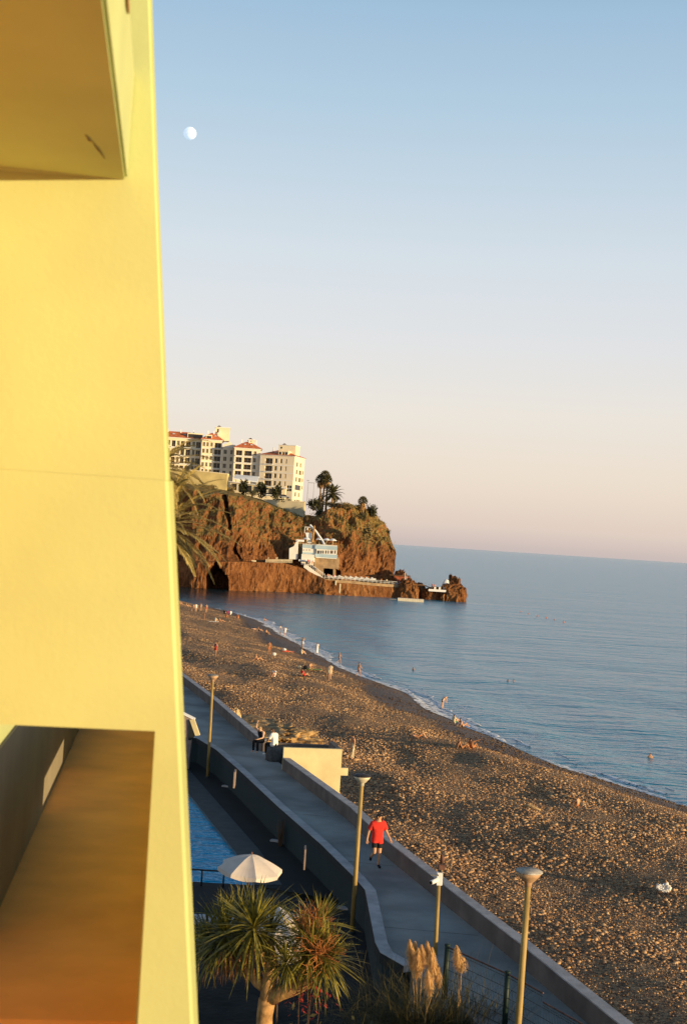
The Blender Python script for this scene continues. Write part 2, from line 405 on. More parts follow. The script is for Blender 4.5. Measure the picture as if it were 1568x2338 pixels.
def wave(scale, strn, prev, stretch, rot, dist):
    mp = t.nodes.new('ShaderNodeMapping'); mp.inputs['Scale'].default_value = stretch; mp.inputs['Rotation'].default_value = (0, 0, rot); t.links.new(pos, mp.inputs[0])
    n = t.nodes.new('ShaderNodeTexNoise'); n.inputs['Scale'].default_value = scale; n.inputs['Detail'].default_value = 3; n.inputs['Roughness'].default_value = .55; t.links.new(mp.outputs[0], n.inputs['Vector'])
    bpn = t.nodes.new('ShaderNodeBump'); bpn.inputs['Strength'].default_value = strn; bpn.inputs['Distance'].default_value = dist
    t.links.new(n.outputs[0], bpn.inputs['Height'])
    if prev: t.links.new(prev, bpn.inputs['Normal'])
    return bpn.outputs[0]
w = wave(.9, 1.0, None, (.45, 1, 1), .25, .42); w = wave(.22, 1.0, w, (.35, 1, 1), .1, .7); w = wave(.03, 1.0, w, (.3, 1, 1), -.1, 2.4)
t.links.new(w, b.inputs['Normal'])
ca = t.nodes.new('ShaderNodeAttribute'); ca.attribute_name = 'calm'                  # the sheltered cove: smoother water, the cliff's reflection darkened into its colour
cm = t.nodes.new('ShaderNodeMix'); cm.data_type = 'RGBA'; t.links.new(ca.outputs['Fac'], cm.inputs[0]); cm.inputs[6].default_value = (.02, .25, .34, 1); cm.inputs[7].default_value = (.012, .035, .038, 1)
t.links.new(cm.outputs[2], b.inputs['Base Color'])
cr = t.nodes.new('ShaderNodeMapRange'); cr.inputs[3].default_value = .21; cr.inputs[4].default_value = .10; t.links.new(ca.outputs['Fac'], cr.inputs[0]); t.links.new(cr.outputs[0], b.inputs['Roughness'])
calm = [max(0, min(1, (q[1] - 300) / 70)) * max(0, min(1, (6 - q[0]) / 34)) * max(0, min(1, (480 - q[1]) / 10)) for q in sv]
me = bpy.data.meshes.new('sea'); me.from_pydata(sv, [], sf); me.attributes.new('calm', 'FLOAT', 'POINT').data.foreach_set('value', calm); me.polygons.foreach_set('use_smooth', [True] * len(sf)); me.materials.append(M['sea'])
sea = bpy.data.objects.new('sea', me); COL.objects.link(sea); tag(sea, kind='structure')

# ---- foam along the water's edge
m, t, b = _new('sea_foam'); M['foam'] = m
b.inputs['Base Color'].default_value = (.85, .82, .80, 1); b.inputs['Roughness'].default_value = .8
pos = t.nodes.new('ShaderNodeNewGeometry').outputs['Position']
fn = t.nodes.new('ShaderNodeTexNoise'); fn.inputs['Scale'].default_value = 1.7; fn.inputs['Detail'].default_value = 5; fn.inputs['Roughness'].default_value = .7; t.links.new(pos, fn.inputs['Vector'])
fr_ = t.nodes.new('ShaderNodeValToRGB'); t.links.new(fn.outputs[0], fr_.inputs[0]); fr_.color_ramp.elements[0].position = .40; fr_.color_ramp.elements[1].position = .50
ft = t.nodes.new('ShaderNodeBsdfTransparent'); fm = t.nodes.new('ShaderNodeMixShader'); t.links.new(fr_.outputs[0], fm.inputs[0]); t.links.new(ft.outputs[0], fm.inputs[1]); t.links.new(b.outputs[0], fm.inputs[2])
t.links.new(fm.outputs[0], t.nodes['Material Output'].inputs[0])
mb = MB()
def foam_band(off, wid, y0, y1, seed, thr, z=.05, dy=.7):
    y = y0; prev = None
    while y < y1:
        dy_ = dy * max(.5, y / 150)
        g = noise.noise(Vector((y * .11, seed, 0))) + .35 * noise.noise(Vector((y * .5, seed, 3)))
        ww = wid * max(0, g - thr) * (1.0 + .6 * noise.noise(Vector((y * 1.1, seed, 5)))) * max(1.25, y / 130)
        c = xs(y) + off + .9 * noise.noise(Vector((y * .07, seed, 7))) + .35 * noise.noise(Vector((y * .35, seed, 9)))
        row = [Vector((c + ww * (k / 4 - .45) + (.12 * noise.noise(Vector((y * 2.1, k * 3.1, seed)))) * (ww > .05), y, max(0, beach_z(c + ww * (k / 4 - .45), y)) + z + (.07 if 0 < k < 4 else 0))) for k in range(5)]
        if prev and ww > .04:
            for k in range(4): mb.quad(prev[k], prev[k + 1], row[k + 1], row[k])
        prev = row if ww > .04 else None
        y += dy_
foam_band(.1, 2.0, 60, 330, 1.3, -.62)
foam_band(1.7, 2.4, 70, 300, 5.7, -.05)
foam_band(-.7, .9, 70, 250, 9.1, .08, .07)
foam_band(3.3, 1.0, 80, 240, 14.2, .18)
tag(mb.build('sea_foam', M['foam'], smooth=True), 'thin white line of surf along the dark wet shore', kind='stuff')

# ---- promenade slab between the pool wall and the parapet
LEFT = [(34.9, 2.29), (35.9, 1.72), (36.8, 1.60), (42.25, 1.42), (43.74, 1.10), (48.16, -.05), (54.4, -1.88), (62.8, -4.2), (67.6, -5.6), (70.9, -6.9)]   # (y, x) outer edge of the low pool-side wall
TOPZ, LOWZ, DECK = 7.1, 1.0, 5.9
inner_pts = [(x, y) for y, x in INNER if y <= 140]
left_pts = [(x, y) for y, x in LEFT]
poly = [(4.2, 18), (9.9, 18)] + [(x + .28, y) for x, y in inner_pts[1:]] + [(-29, 140), (-14.2, 90), (-9.5, 75)] + left_pts[::-1] + [(3.2, 33.5), (4.2, 30)]
poly = [(x + .2, y + .1) if (x, y) in left_pts else (x, y) for x, y in poly]
tag(MB().prism(poly, LOWZ, TOPZ).build('promenade', M['prom']), kind='structure')
jm = MB()                               # joints across the slab, a few millimetres proud
for y0, xa, xb in ((38.6, 1.9, 4.55), (46.2, .9, 2.45), (53.6, -1.3, .75), (60.8, -3.3, -1.35), (71.5, -6.2, -4.25), (79, -9.5, -6.2)):
    jm.quad((xa, y0, TOPZ + .004), (xb, y0 - .25, TOPZ + .004), (xb, y0 - .21, TOPZ + .004), (xa, y0 + .04, TOPZ + .004))
tag(jm.build('paving_joints', M['parapet']), kind='structure')

# ---- pool deck (with the pool cut out), garden soil
pool_poly = [(-2.26, 46.95), (-3.28, 51.68), (-6.53, 63.38), (-11.2, 80.2), (-26, 78), (-22, 46.6)]
dk = MB()
def flat(mbx, pts, z): mbx.add([(x, y, z) for x, y in pts], [tuple(range(len(pts)))])
lp = [(x + .2, y + .08) for x, y in left_pts]
flat(dk, [(-2.26, 46.95), (2.3, 46.95 - 2.0), lp[4], lp[5], lp[6], (-3.28, 51.68)][::1], DECK)
flat(dk, [(-3.28, 51.68), lp[6], lp[7], lp[8], (-6.53, 63.38)], DECK)
flat(dk, [(-6.53, 63.38), lp[8], lp[9], (-9.5, 75), (-14.2, 90), (-11.2, 80.2)], DECK)
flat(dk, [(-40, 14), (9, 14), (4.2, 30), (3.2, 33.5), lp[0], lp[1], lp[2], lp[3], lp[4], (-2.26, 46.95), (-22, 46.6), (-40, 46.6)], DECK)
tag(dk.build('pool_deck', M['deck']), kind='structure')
g_ = MB(); e0, e1, e2, e3 = Vector((-2.26, 46.95, 0)), Vector((-3.28, 51.68, 0)), Vector((-6.53, 63.38, 0)), Vector((-11.2, 80.2, 0))
for a, b_ in ((e0, e1), (e1, e2), (e2, e3)):
    o_ = Vector((.95, .28, 0))
    g_.add([(a.x, a.y, DECK + .012), (a.x + o_.x, a.y + o_.y, DECK + .012), (b_.x + o_.x, b_.y + o_.y, DECK + .012), (b_.x, b_.y, DECK + .012)], [(0, 1, 2, 3)])
tag(g_.build('pool_surround_path', M['gutter']), kind='structure')
pw_ = MB()
for i in range(len(pool_poly)):
    a, b_ = pool_poly[i], pool_poly[(i + 1) % len(pool_poly)]
    pw_.quad((a[0], a[1], DECK - 1.6), (b_[0], b_[1], DECK - 1.6), (b_[0], b_[1], DECK), (a[0], a[1], DECK))
flat(pw_, pool_poly, DECK - 1.6)
tag(pw_.build('pool_basin', mat('pool_tile', (.02, .10, .15), .5, .1, 2)), kind='structure')
m, t, b = _new('pool_water'); M['pool'] = m
b.inputs['Base Color'].default_value = (.0, .42, .66, 1); b.inputs['Specular IOR Level'].default_value = .5; b.inputs['Roughness'].default_value = .03; b.inputs['IOR'].default_value = 1.22
pos = t.nodes.new('ShaderNodeNewGeometry').outputs['Position']
w = wave(1.5, 1.0, None, (.5, 1, 1), .4, .55); w = wave(4.0, 1.0, w, (.8, 1, 1), -.3, .11)
t.links.new(w, b.inputs['Normal'])
pl = MB(); flat(pl, pool_poly, DECK - .12)
tag(pl.build('pool_water', M['pool']), kind='structure')
sl = MB(); nxs, nys = 26, 40
gv = []
for j in range(nys + 1):
    for i in range(nxs + 1):
        x, y = -9 + 11.2 * i / nxs, 20 + 16.5 * j / nys
        gv.append((x, y, DECK + .02 + .10 + .12 * fbm((x * .8, y * .8, 0), 3)))
sl.add(gv, [(j * (nxs + 1) + i, j * (nxs + 1) + i + 1, (j + 1) * (nxs + 1) + i + 1, (j + 1) * (nxs + 1) + i) for j in range(nys) for i in range(nxs)])
tag(sl.build('garden_soil', M['soil'], smooth=True), kind='structure')
# ================================================================== NEAR: the balcony building
_a, _ = ray(385, 1210)
bld = tag(empty('apartment_building', (0, 0, CAM_H), math.atan(-_a)), 'tall yellow plastered building edge with balcony ceiling, filling the whole near side', 'building')
D0 = 3.7
def wall_part(name, poly, y0, y1, m, bevel_x=None):
    n = len(poly); mb = MB()
    mb.add([(x, y0, z) for x, z in poly] + [(x, y1, z) for x, z in poly],
           [tuple(range(n)), tuple(range(2 * n - 1, n - 1, -1))] + [((i + 1) % n, i, n + i, n + (i + 1) % n) for i in range(n)])
    o = mb.build(name, m, bld)
    if bevel_x:
        bm = bmesh.new(); bm.from_mesh(o.data)
        ed = [e for e in bm.edges if all(abs(v.co.y - y0) < 1e-4 for v in e.verts) and abs(e.verts[0].co.z - e.verts[1].co.z) > .2 and e.verts[0].co.x > -.6]
        bmesh.ops.bevel(bm, geom=ed, offset=bevel_x, segments=3, affect='EDGES'); bm.to_mesh(o.data); bm.free()
    return o
ex = lambda z: (-.025 - .1 * (z - .30)) if z > .137 else (.004 + .112 * (.137 - z))
wall_part('upper_end_wall', [(-3, .1345), (-.004, .1345), (ex(1.0), 1.0), (ex(3.2), 3.2), (-3, 3.2)], D0 + .001, D0 + .32, M['yellow'], .012)
wall_part('lower_end_wall', [(-3, -.548), (0, -.548), (0, -3.2), (ex(-3.2), -3.2), (ex(-1.2), -1.2), (ex(.137), .134), (-3, .134)], D0, D0 + .33, M['yellow'], .022)
MB().box(-3, -.174, -2, D0 + .004, .943, 1.243).build('balcony_ceiling', M['yellow'], bld, bevel=.008)
cb = MB()                                # shallow beam along the foot of the ceiling
cb.add([(-3, D0 - .10, .944), (-.18, D0 - .004, .944), (-.18, D0 - .003, .944), (-3, D0 - .003, .944), (-3, D0 - .10, .91), (-.7, D0 - .02, .925), (-.18, D0 - .003, .943), (-3, D0 - .003, .91)],
       [(0, 4, 5, 1), (4, 7, 6, 5), (1, 5, 6)]); cb.build('ceiling_beam', M['yellow'], bld)
MB().box(-.172, -.166, 1.4, D0 - .6, 1.17, 1.185).build('ceiling_groove', M['trunk'], bld)
ck = MB(); cp = [Vector((-.262, 3.30, .9405)), Vector((-.255, 3.345, .9405)), Vector((-.248, 3.36, .9405)), Vector((-.238, 3.42, .9405)), Vector((-.232, 3.45, .9405)), Vector((-.225, 3.50, .9405))]
ck.strip(cp, [.001, .0035, .001, .003, .002, .001], Vector((.6, -.4, 0)).normalized()); ck.build('ceiling_crack', M['shutter'], bld)
MB().box(-3, .10, D0 + .33, 14, -1.6, -1.45).build('balcony_floor', M['tile'], bld)
MB().box(.004, .10, D0 + .33, 12, -1.21, -.74).box(.004, .10, D0 + .33, 6.4, -1.356, -1.212).box(.004, .10, 7.75, 12, -1.356, -1.212).box(.004, .10, D0 + .33, 12, -1.45, -1.358).build('balustrade', M['yellow'], bld)
MB().box(-3, -.53, D0 + 1.1, 12, -1.45, -.80).build('facade_wall', M['greywall'], bld); MB().box(-3, -.54, D0 + 1.1, 12, -.798, 2.4).build('facade_wall', M['yellow'], bld)  # hidden upper part made yellow so it bounces sunlight onto the floor
MB().box(-3, -.62, -3, D0, -1.6, -1.45).build('balcony_floor', M['tile'], bld)  # unseen near floor, put in to bounce light onto the ceiling
MB().box(-1.9, -1.6, -3, D0 + .003, -1.45, .943).build('facade_wall', M['tile'], bld)  # unseen wall added in orange to bounce warm light onto the ceiling
MB().box(-3, -.05, D0 + .05, 9, -17, -3.2).build('lower_storey_wall', M['yellow'], bld)

# ================================================================== walls of the promenade
def offset_line(pts, d):
    out = []
    for i, p in enumerate(pts):
        a = Vector(pts[max(i - 1, 0)]); b = Vector(pts[min(i + 1, len(pts) - 1)])
        t_ = (b - a).normalized(); out.append((p[0] + t_.y * d, p[1] - t_.x * d))
    return out
def run_wall(name, line, th, z0, z1, label, mbody, mcap):
    o = offset_line(line, th); root = empty(name, (line[0][0], line[0][1], TOPZ)); tag(root, label, 'wall')
    mb = MB(); mc = MB(); org = Vector((line[0][0], line[0][1], TOPZ))
    for i in range(len(line) - 1):
        q = [line[i], o[i], o[i + 1], line[i + 1]]
        q = [(x - org.x, y - org.y) for x, y in q]
        mb.prism(q, z0 - TOPZ, z1 - .004 - TOPZ)
        c = [(q[0][0] - .012, q[0][1]), (q[1][0] + .012, q[1][1]), (q[2][0] + .012, q[2][1]), (q[3][0] - .012, q[3][1])]
        mc.prism(c, z1 - .004 - TOPZ, z1 + .03 - TOPZ)
    mb.build('wall_body', mbody, root); mc.build('coping', mcap, root)
    return root
def dense(pts, step=2.0):
    out = [pts[0]]
    for a, b in zip(pts, pts[1:]):
        n = max(1, int((Vector(b) - Vector(a)).length / step))
        out += [(a[0] + (b[0] - a[0]) * k / n, a[1] + (b[1] - a[1]) * k / n) for k in range(1, n + 1)]
    return out
PZ = 7.65
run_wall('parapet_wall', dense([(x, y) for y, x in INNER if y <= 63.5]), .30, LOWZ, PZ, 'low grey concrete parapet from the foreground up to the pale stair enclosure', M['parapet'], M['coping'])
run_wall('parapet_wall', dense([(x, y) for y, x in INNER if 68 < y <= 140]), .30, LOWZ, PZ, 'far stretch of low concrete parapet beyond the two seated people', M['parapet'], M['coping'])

# stair enclosure on the beach side of the gap
st = tag(empty('stair_enclosure', (-2.1, 63.5, TOPZ)), 'pale ochre sunlit concrete stair enclosure on the beach side of the parapet', 'wall')
def st_wall(name, pts, z0, z1, m): return MB().prism([(x + 2.1, y - 63.5) for x, y in pts], z0 - TOPZ, z1 - TOPZ).build(name, m, st)
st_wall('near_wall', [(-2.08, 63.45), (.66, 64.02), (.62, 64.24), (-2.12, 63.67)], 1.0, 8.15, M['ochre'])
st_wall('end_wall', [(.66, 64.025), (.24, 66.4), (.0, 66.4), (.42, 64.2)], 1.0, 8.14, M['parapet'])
st_wall('far_wall', [(-3.0, 66.0), (.0, 66.405), (-.05, 66.65), (-3.05, 66.3)], 1.0, 7.93, M['parapet'])  # darker material paints in the shade behind the near wall
sm = MB()
for k in range(5): sm.box(.35 + k * .28, .63 + k * .28, .45 + k * .04, 2.3, -1.6, -.06 - .18 * (k + 1))
sm.build('step', M['coping'], st)
MB().prism([(.655 + 2.1, .62), (1.0 + 2.1, .70), (.98 + 2.1, .95), (.65 + 2.1, .9)], 6.9 - TOPZ, 7.25 - TOPZ).build('ledge', M['ochre'], st)

# low wall on the pool side with an overhanging coping
pwl = tag(empty('pool_side_wall', (1.42, 42.25, DECK)), 'long low teal wall with dark-banded coping between the pool deck and promenade', 'wall')
fl, cp_, ed = MB(), MB(), MB()
LL = left_pts + [(-9.4, 72.6)]
ins = offset_line(LL, .34)
for i in range(len(LL) - 1):
    a, b_ = LL[i], LL[i + 1]; c, d_ = ins[i + 1], ins[i]
    sh = lambda p: (p[0] - 1.42, p[1] - 42.25)
    ao, bo = (a[0] + .06, a[1] + .03), (b_[0] + .06, b_[1] + .03)
    fl.prism([sh(ao), sh(d_), sh(c), sh(bo)], -.6, 1.12)
    cp_.prism([sh(a), sh(d_), sh(c), sh(b_)], 1.12, 1.30)
    cp_.f.pop(-5 if False else -1) if False else None
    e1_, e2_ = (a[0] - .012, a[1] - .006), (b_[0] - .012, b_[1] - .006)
    ed.prism([sh(e1_), sh(a), sh(b_), sh(e2_)], 1.02, 1.285)  # dark strip over the coping's outer face and just below it
fl.build('wall_face', M['poolwall'], pwl); cp_.build('coping', M['coping'], pwl); ed.build('coping_band', M['darkband'], pwl)
# panels made up to stand for sunlight-like patches, plant stem on that wall and lights in the deck
def sun_patch_panel(px, py0, py1, wid, label, cols):
    top = None
    for d in [40 + .1 * k for k in range(400)]:
        p = P(px, py0, d); xl = interp(LEFT, d)
        if p.x <= xl + .05: top = p; break
    bot = P(px - 2, py1, top.y); dirv = Vector((interp(LEFT, top.y - 1) - interp(LEFT, top.y + 1), -2, 0)).normalized()
    r = tag(empty('sun_patch_panel', (top.x - .03, top.y, bot.z), math.atan2(dirv.y, dirv.x)), label, 'panel')
    h = top.z - bot.z; f = MB(); s = MB(); f.box(0, wid, -.015, .03, 0, h)
    for a in range(cols):
        for k in range(7):
            s.box(.03 + a * (wid - .04) / cols, .01 + (a + 1) * (wid - .04) / cols, -.03, -.015, .05 + k * h / 7.6, .05 + (k + .6) * h / 7.6)
    f.build('frame', M['pillar'], r); s.build('slats', M['rust'], r)
sun_patch_panel(540, 1756, 1792, .55, 'narrow brown sun-patch stand-in on the teal wall, nearer the distant end', 1)
sun_patch_panel(699, 1930, 1976, .55, 'brown slatted sun-patch stand-in on the teal wall behind the open parasol', 2)
tw = MB(); w0 = P(634, 1918, 55.0)
w0 = Vector((interp(LEFT, 53.2) - .12, 53.2, DECK))
for k in range(40):
    hgt = random.uniform(.3, 1.15); a = random.uniform(-.12, .12)
    tw.tube([w0 + Vector((a * .5, random.uniform(-.15, .15), 0)), w0 + Vector((a, random.uniform(-.2, .2), hgt * .6)), w0 + Vector((a * 1.4 - .03, random.uniform(-.25, .25), hgt))], [.012, .01, .004], 4)
tag(tw.build('dry_climber', M['shutter']), 'dry brown climbing plant against the teal wall between two stand-in panels', 'plant')
for (px, py), lb in (((520, 1797), 'small grey floor slab on the dark deck near the far stand-in panel'), ((633, 1922), 'small grey floor slab on the dark deck below the dry climber'), ((788, 2076), 'small grey floor slab on dark deck beside the middle lamp post')):
    q = G(px, py, DECK)
    s_ = tag(MB().box(-.28, .28, -.12, .12, 0, .07).build('floor_slab', M['coping'], bevel=.015), lb, 'slab', 'small slabs on the pool deck'); s_.location = q; s_.rotation_euler = (0, 0, -.25)

# ---- lamp posts
def lamp(top, base, head_d, label, glass=False, lid_m='lamp_lid', tiltx=0):
    h = top.z - base.z; r = tag(empty('street_lamp', base), label, 'street lamp', 'street lamps along the promenade')
    lean = Vector((top.x - base.x, 0, 0)); pr = head_d * .115
    MB().tube([Vector((0, 0, 0)), lean * .5 + Vector((0, 0, h * .5)), lean + Vector((0, 0, h - head_d * .52))], [pr * 1.12, pr * 1.05, pr * .95], 16).build('pole', M['steelpost'], r, smooth=True)
    MB().lathe([(pr * 1.8, 0), (pr * 1.8, .02), (pr * 1.2, .05)], n=16).build('base_flange', M['darkmetal'], r)
    R_ = head_d / 2; c = lean + Vector((0, 0, h - head_d * .56))
    MB().lathe([(pr * 1.15, -.03), (pr * 1.2, .05), (R_ * .42, head_d * .14), (R_ * .78, head_d * .33), (R_ * .97, head_d * .48)], c, 28).build('lamp_bowl', M['lamp_glass' if glass else 'lamp_bowl'], r, smooth=True)
    MB().lathe([(R_ * .98, head_d * .48), (R_ * 1.03, head_d * .49), (R_ * 1.03, head_d * .52), (R_ * .98, head_d * .53)], c, 28).build('lamp_rim', M[lid_m], r)
    MB().lathe([(R_ * .97, head_d * .53), (R_ * .85, head_d * .57), (R_ * .45, head_d * .605), (.01, head_d * .615)], c, 28, cap=False).build('lamp_lid', M[lid_m], r, smooth=True)
    return r
lamp(P(1207, 1986, 28), Vector((P(1180, 2338, 28).x, 28, DECK)), .56, 'tallest nearest lamp post with pale dirty lid, beside the wire fence')
lamp(P(827, 1769, 42), Vector((P(804, 2110, 42).x, 42, DECK)), .56, 'lamp post with dark lid and glassy bowl, next to the man in red', True, 'lamp_dark')
lamp(P(487, 1541, 67), Vector((P(474.5, 1765, 67).x, 67, DECK)), .56, 'distant ochre lamp post at the bend of the promenade')
lamp(P(405, 1469, 92), Vector((P(400, 1600, 92).x, 92, TOPZ)), .56, 'farthest lamp head peeping out from behind the yellow building')

# ---- camera pole
cq = G(993, 2180, TOPZ); ct = P(1001.5, 2012, cq.y)
cpole = tag(empty('camera_pole', cq), 'thin ochre pole carrying a white surveillance camera and brown spotlight', 'pole')
hh = ct.z - TOPZ; ln = ct.x - cq.x
MB().tube([(0, 0, 0), (ln, 0, hh)], [.055, .05], 14).build('pole', M['steelpost'], cpole, smooth=True)
MB().box(ln - .07, ln + .09, -.07, .08, hh - .10, hh + .24).build('junction_box', M['white'], cpole, bevel=.012)
cc = MB().tube([(ln - .05, -.05, hh + .05), (ln - .16, -.16, hh + .02), (ln - .22, -.22, hh + .005)], [.055, .06, .06], 12).build('camera', M['white'], cpole, smooth=True)
MB().tube([(ln - .221, -.221, hh + .0045), (ln - .232, -.232, hh + .002)], [.045, .045], 12).build('lens', M['glass'], cc)
MB().box(ln - .24, ln - .03, -.14, -.07, hh + .17, hh + .20).build('sun_shield', M['metal'], cpole)
sp = MB().tube([(ln + .02, 0, hh + .24), (ln + .03, 0, hh + .50)], [.035, .03], 10).build('bracket', M['darkmetal'], cpole)
MB().box(ln - .05, ln + .14, -.10, .05, hh + .32, hh + .46).build('spotlight', M['rust'], cpole, bevel=.02)
MB().tube([(ln + .03, -.02, hh + .50), (ln + .06, -.06, hh + .62), (ln + .02, -.02, hh + .72)], [.05, .07, .03], 10).build('antenna', M['rust'], cpole, smooth=True)

# ---- wire fence
fz = TOPZ - .05
F0, F1, F2 = P(1021, 2160, 33), P(1158, 2226, 31.2), P(1238, 2290, 30.0)
fp = [Vector((F0.x, F0.y, fz)), Vector((F1.x, F1.y, fz)), Vector((F2.x, F2.y, fz)), Vector((6.9, 26.5, fz))]
fe = tag(empty('wire_fence', fp[0]), 'green wire mesh fence with round posts behind the pampas grass', 'fence')
ph = 1.30
for i in range(2):
    q = fp[i] - fp[0]
    pp = MB().tube([q, q + Vector((0, 0, ph))], .068 if i == 0 else .064, 14).build('post', M['greenmetal'], fe, smooth=True)
    MB().lathe([(.074, 0), (.074, .02), (.04, .04)], q + Vector((0, 0, ph)), 14).build('post_cap', M['greenmetal'], pp)
for i in range(3):
    a, b_ = fp[i] - fp[0], fp[i + 1] - fp[0]; d_ = (b_ - a); L_ = d_.length; d_.normalize(); mw = MB(); n = int(L_ / .055)
    top1 = ph - .06 if i < 2 else ph - .25
    for k in range(1, n):
        p = a + d_ * (L_ * k / n); mw.tube([p + Vector((0, 0, .05)), p + Vector((0, 0, top1))], .0035, 3, False)
    for zz in (.06, .28, .5, .72, .94, top1 - .06, top1):
        mw.tube([a + Vector((0, 0, zz)), b_ + Vector((0, 0, zz))], .008, 4, False)
    mw.build('mesh_panel', M['greenmetal'], fe)
    MB().tube([a + Vector((0, 0, top1 + .02)), b_ + Vector((0, 0, top1 + .02))], .016, 6).build('top_rail', M['rust'], fe)
# ---- pool handrail
h0, h1 = P(425, 1984, 46.4), P(512, 1986, 46.4)
hr = tag(empty('pool_handrail', (h0.x, 46.4, DECK)), 'thin dark handrail at the near edge of the pool', 'handrail')
hz = h0.z - DECK
MB().tube([(-1.5, 0, hz), (h1.x - h0.x, 0, hz)], .03, 8).build('rail', M['darkmetal'], hr, smooth=True)
for px in (395, 462, 512):
    x = P(px, 1985, 46.4).x - h0.x
    MB().tube([(x, 0, 0), (x, 0, hz - .02)], .03, 8).build('post', M['darkmetal'], hr, smooth=True)
# ---- parasols
def parasol(name_label, top, base_z, rad, tilt, rot, group='parasols by the pool'):
    r = tag(empty('parasol', (top.x, top.y, base_z)), name_label, 'parasol', group); h = top.z - base_z
    mt = Matrix.Translation((0, 0, h)) @ Matrix.Rotation(tilt[0], 4, 'X') @ Matrix.Rotation(tilt[1], 4, 'Y')
    MB().tube([mt @ Vector((0, 0, -1.2)), mt @ Vector((0, 0, .0))], .022, 10).build('upper_pole', M['shutter'], r, smooth=True)
    MB().tube([(0, 0, 0), mt @ Vector((0, 0, -1.2))], .025, 10).build('pole', M['shutter'], r, smooth=True)
    MB().lathe([(.28, 0), (.28, .06), (.06, .12), (.04, .2)], n=18).build('base', M['concrete_old'], r)
    MB().lathe([(.015, 0), (.03, .03), (.02, .07), (.005, .10)], mt @ Vector((0, 0, -.005)), 10).build('finial', M['rust'], r, smooth=True)
    cv = MB(); vl = MB(); drop = rad * .42; n = 8; rows = 7; sub = 6
    def pt(t, a, k):                     # t 0..1 from the top; sag between ribs
        flat_ = math.cos(math.pi / n) / math.cos(((a + math.pi / n) % (2 * math.pi / n)) - math.pi / n)
        rr = rad * t * flat_
        return mt @ Vector((rr * math.cos(rot + k), rr * math.sin(rot + k), -drop * (t ** 1.45)))
    for s in range(n):
        vs = []
        for j in range(rows + 1):
            for i in range(sub + 1):
                f_ = i / sub; k = 2 * math.pi * (s + f_) / n; t_ = j / rows
                c0 = Vector((math.cos(2 * math.pi * s / n), math.sin(2 * math.pi * s / n))); c1 = Vector((math.cos(2 * math.pi * (s + 1) / n), math.sin(2 * math.pi * (s + 1) / n)))
                q = (c0 * (1 - f_) + c1 * f_) * rad * t_ * (1 - .05 * math.sin(math.pi * f_) * t_)
                ca, sa = math.cos(rot), math.sin(rot)
                vs.append(mt @ Vector((q.x * ca - q.y * sa, q.x * sa + q.y * ca, -drop * (t_ ** 1.45) - .035 * math.sin(math.pi * f_) * t_)))
        cv.add(vs, [(j * (sub + 1) + i, j * (sub + 1) + i + 1, (j + 1) * (sub + 1) + i + 1, (j + 1) * (sub + 1) + i) for j in range(rows) for i in range(sub)])
        ed_ = vs[-(sub + 1):]; dn = (mt.to_3x3() @ Vector((0, 0, -1))) * .13
        lo = [v_ + dn * (.75 + .25 * math.sin(math.pi * i / sub)) + (v_ - mt.translation) * .01 for i, v_ in enumerate(ed_)]
        e_ = ed_[1:-1] if False else ed_; vl.add(e_ + lo, [(i, i + 1, sub + 2 + i, sub + 1 + i) for i in range(sub)])
    cv.build('canopy', M['canvas'], r, smooth=False); vl.build('valance', M['canvas'], r)
    for s in range(n):
        k = rot + 2 * math.pi * s / n
        MB().tube([mt @ Vector((rad * t_ * math.cos(k), rad * t_ * math.sin(k), -drop * t_ ** 1.45 - .02)) for t_ in (.05, .4, .7, 1.0)], .008, 5).build('rib', M['metal'], r)
    return r
parasol('open cream parasol standing by the near corner of the pool', P(575, 1951, 42), DECK, 1.02, (.05, .06), R(-90 + 14.6))
parasol('tilted cream parasol half hidden behind the dragon tree', P(650, 2108, 31.0), DECK, .80, (.55, .10), R(-80))
# ---- white plastic loungers glimpsed through the leaves
def lounger(loc, rz, label):
    r = tag(empty('sun_lounger', loc, rz), label, 'sun lounger', 'white loungers by the pool')
    s = MB()
    for k in range(9): s.box(-.3, .3, -.9 + k * .14, -.79 + k * .14, .32, .35)
    s.build('seat', M['plastic'], r); b = MB()
    mt = Matrix.Translation((0, .38, .34)) @ Matrix.Rotation(R(48), 4, 'X')
    for k in range(6): b.box(-.3, .3, .02 + k * .13, .12 + k * .13, -.015, .015, mt)
    b.build('backrest', M['plastic'], r)
    for x in (-.28, .28): MB().box(x - .03, x + .03, -.95, .45, .27, .315).build('side_rail', M['plastic'], r)
    for x in (-.27, .27):
        for y in (-.8, .3): MB().box(x - .03, x + .03, y - .04, y + .04, 0, .27).build('leg', M['plastic'], r)
lounger(Vector((-3.45, 41.5, DECK)), R(100), 'pale lounger close to the yellow building, left of the tree crown')
# ---- stump of a stair wall at the far bend
sw_ = P(419, 1723, 69); pil = tag(empty('stair_pillar', (sw_.x, 69, DECK - .4)), 'brown pillar with slanting ochre board beside the far bend of the wall', 'pillar')
w_ = P(433.5, 1723, 69).x - sw_.x; hz = P(426, 1640, 69).z - (DECK - .4)
MB().prism([(-.4, 0), (w_, 0), (w_, .5), (-.4, .5)], 0, [hz + .3, hz - .06, hz - .06, hz + .3]).build('pillar_body', M['pillar'], pil)
MB().prism([(-.45, -.03), (w_ + .12, -.03), (w_ + .12, .53), (-.45, .53)], [hz + .31, hz - .08, hz - .08, hz + .31], [hz + .36, hz - .02, hz - .02, hz + .36]).build('pillar_cap', M['white'], pil)
bd = MB(); o_ = Vector((sw_.x, 69, DECK - .4)); q = [P(433, 1643, 68.9) - o_, P(443.5, 1643, 68.9) - o_, P(456, 1679, 68.9) - o_, P(446, 1680, 68.9) - o_]
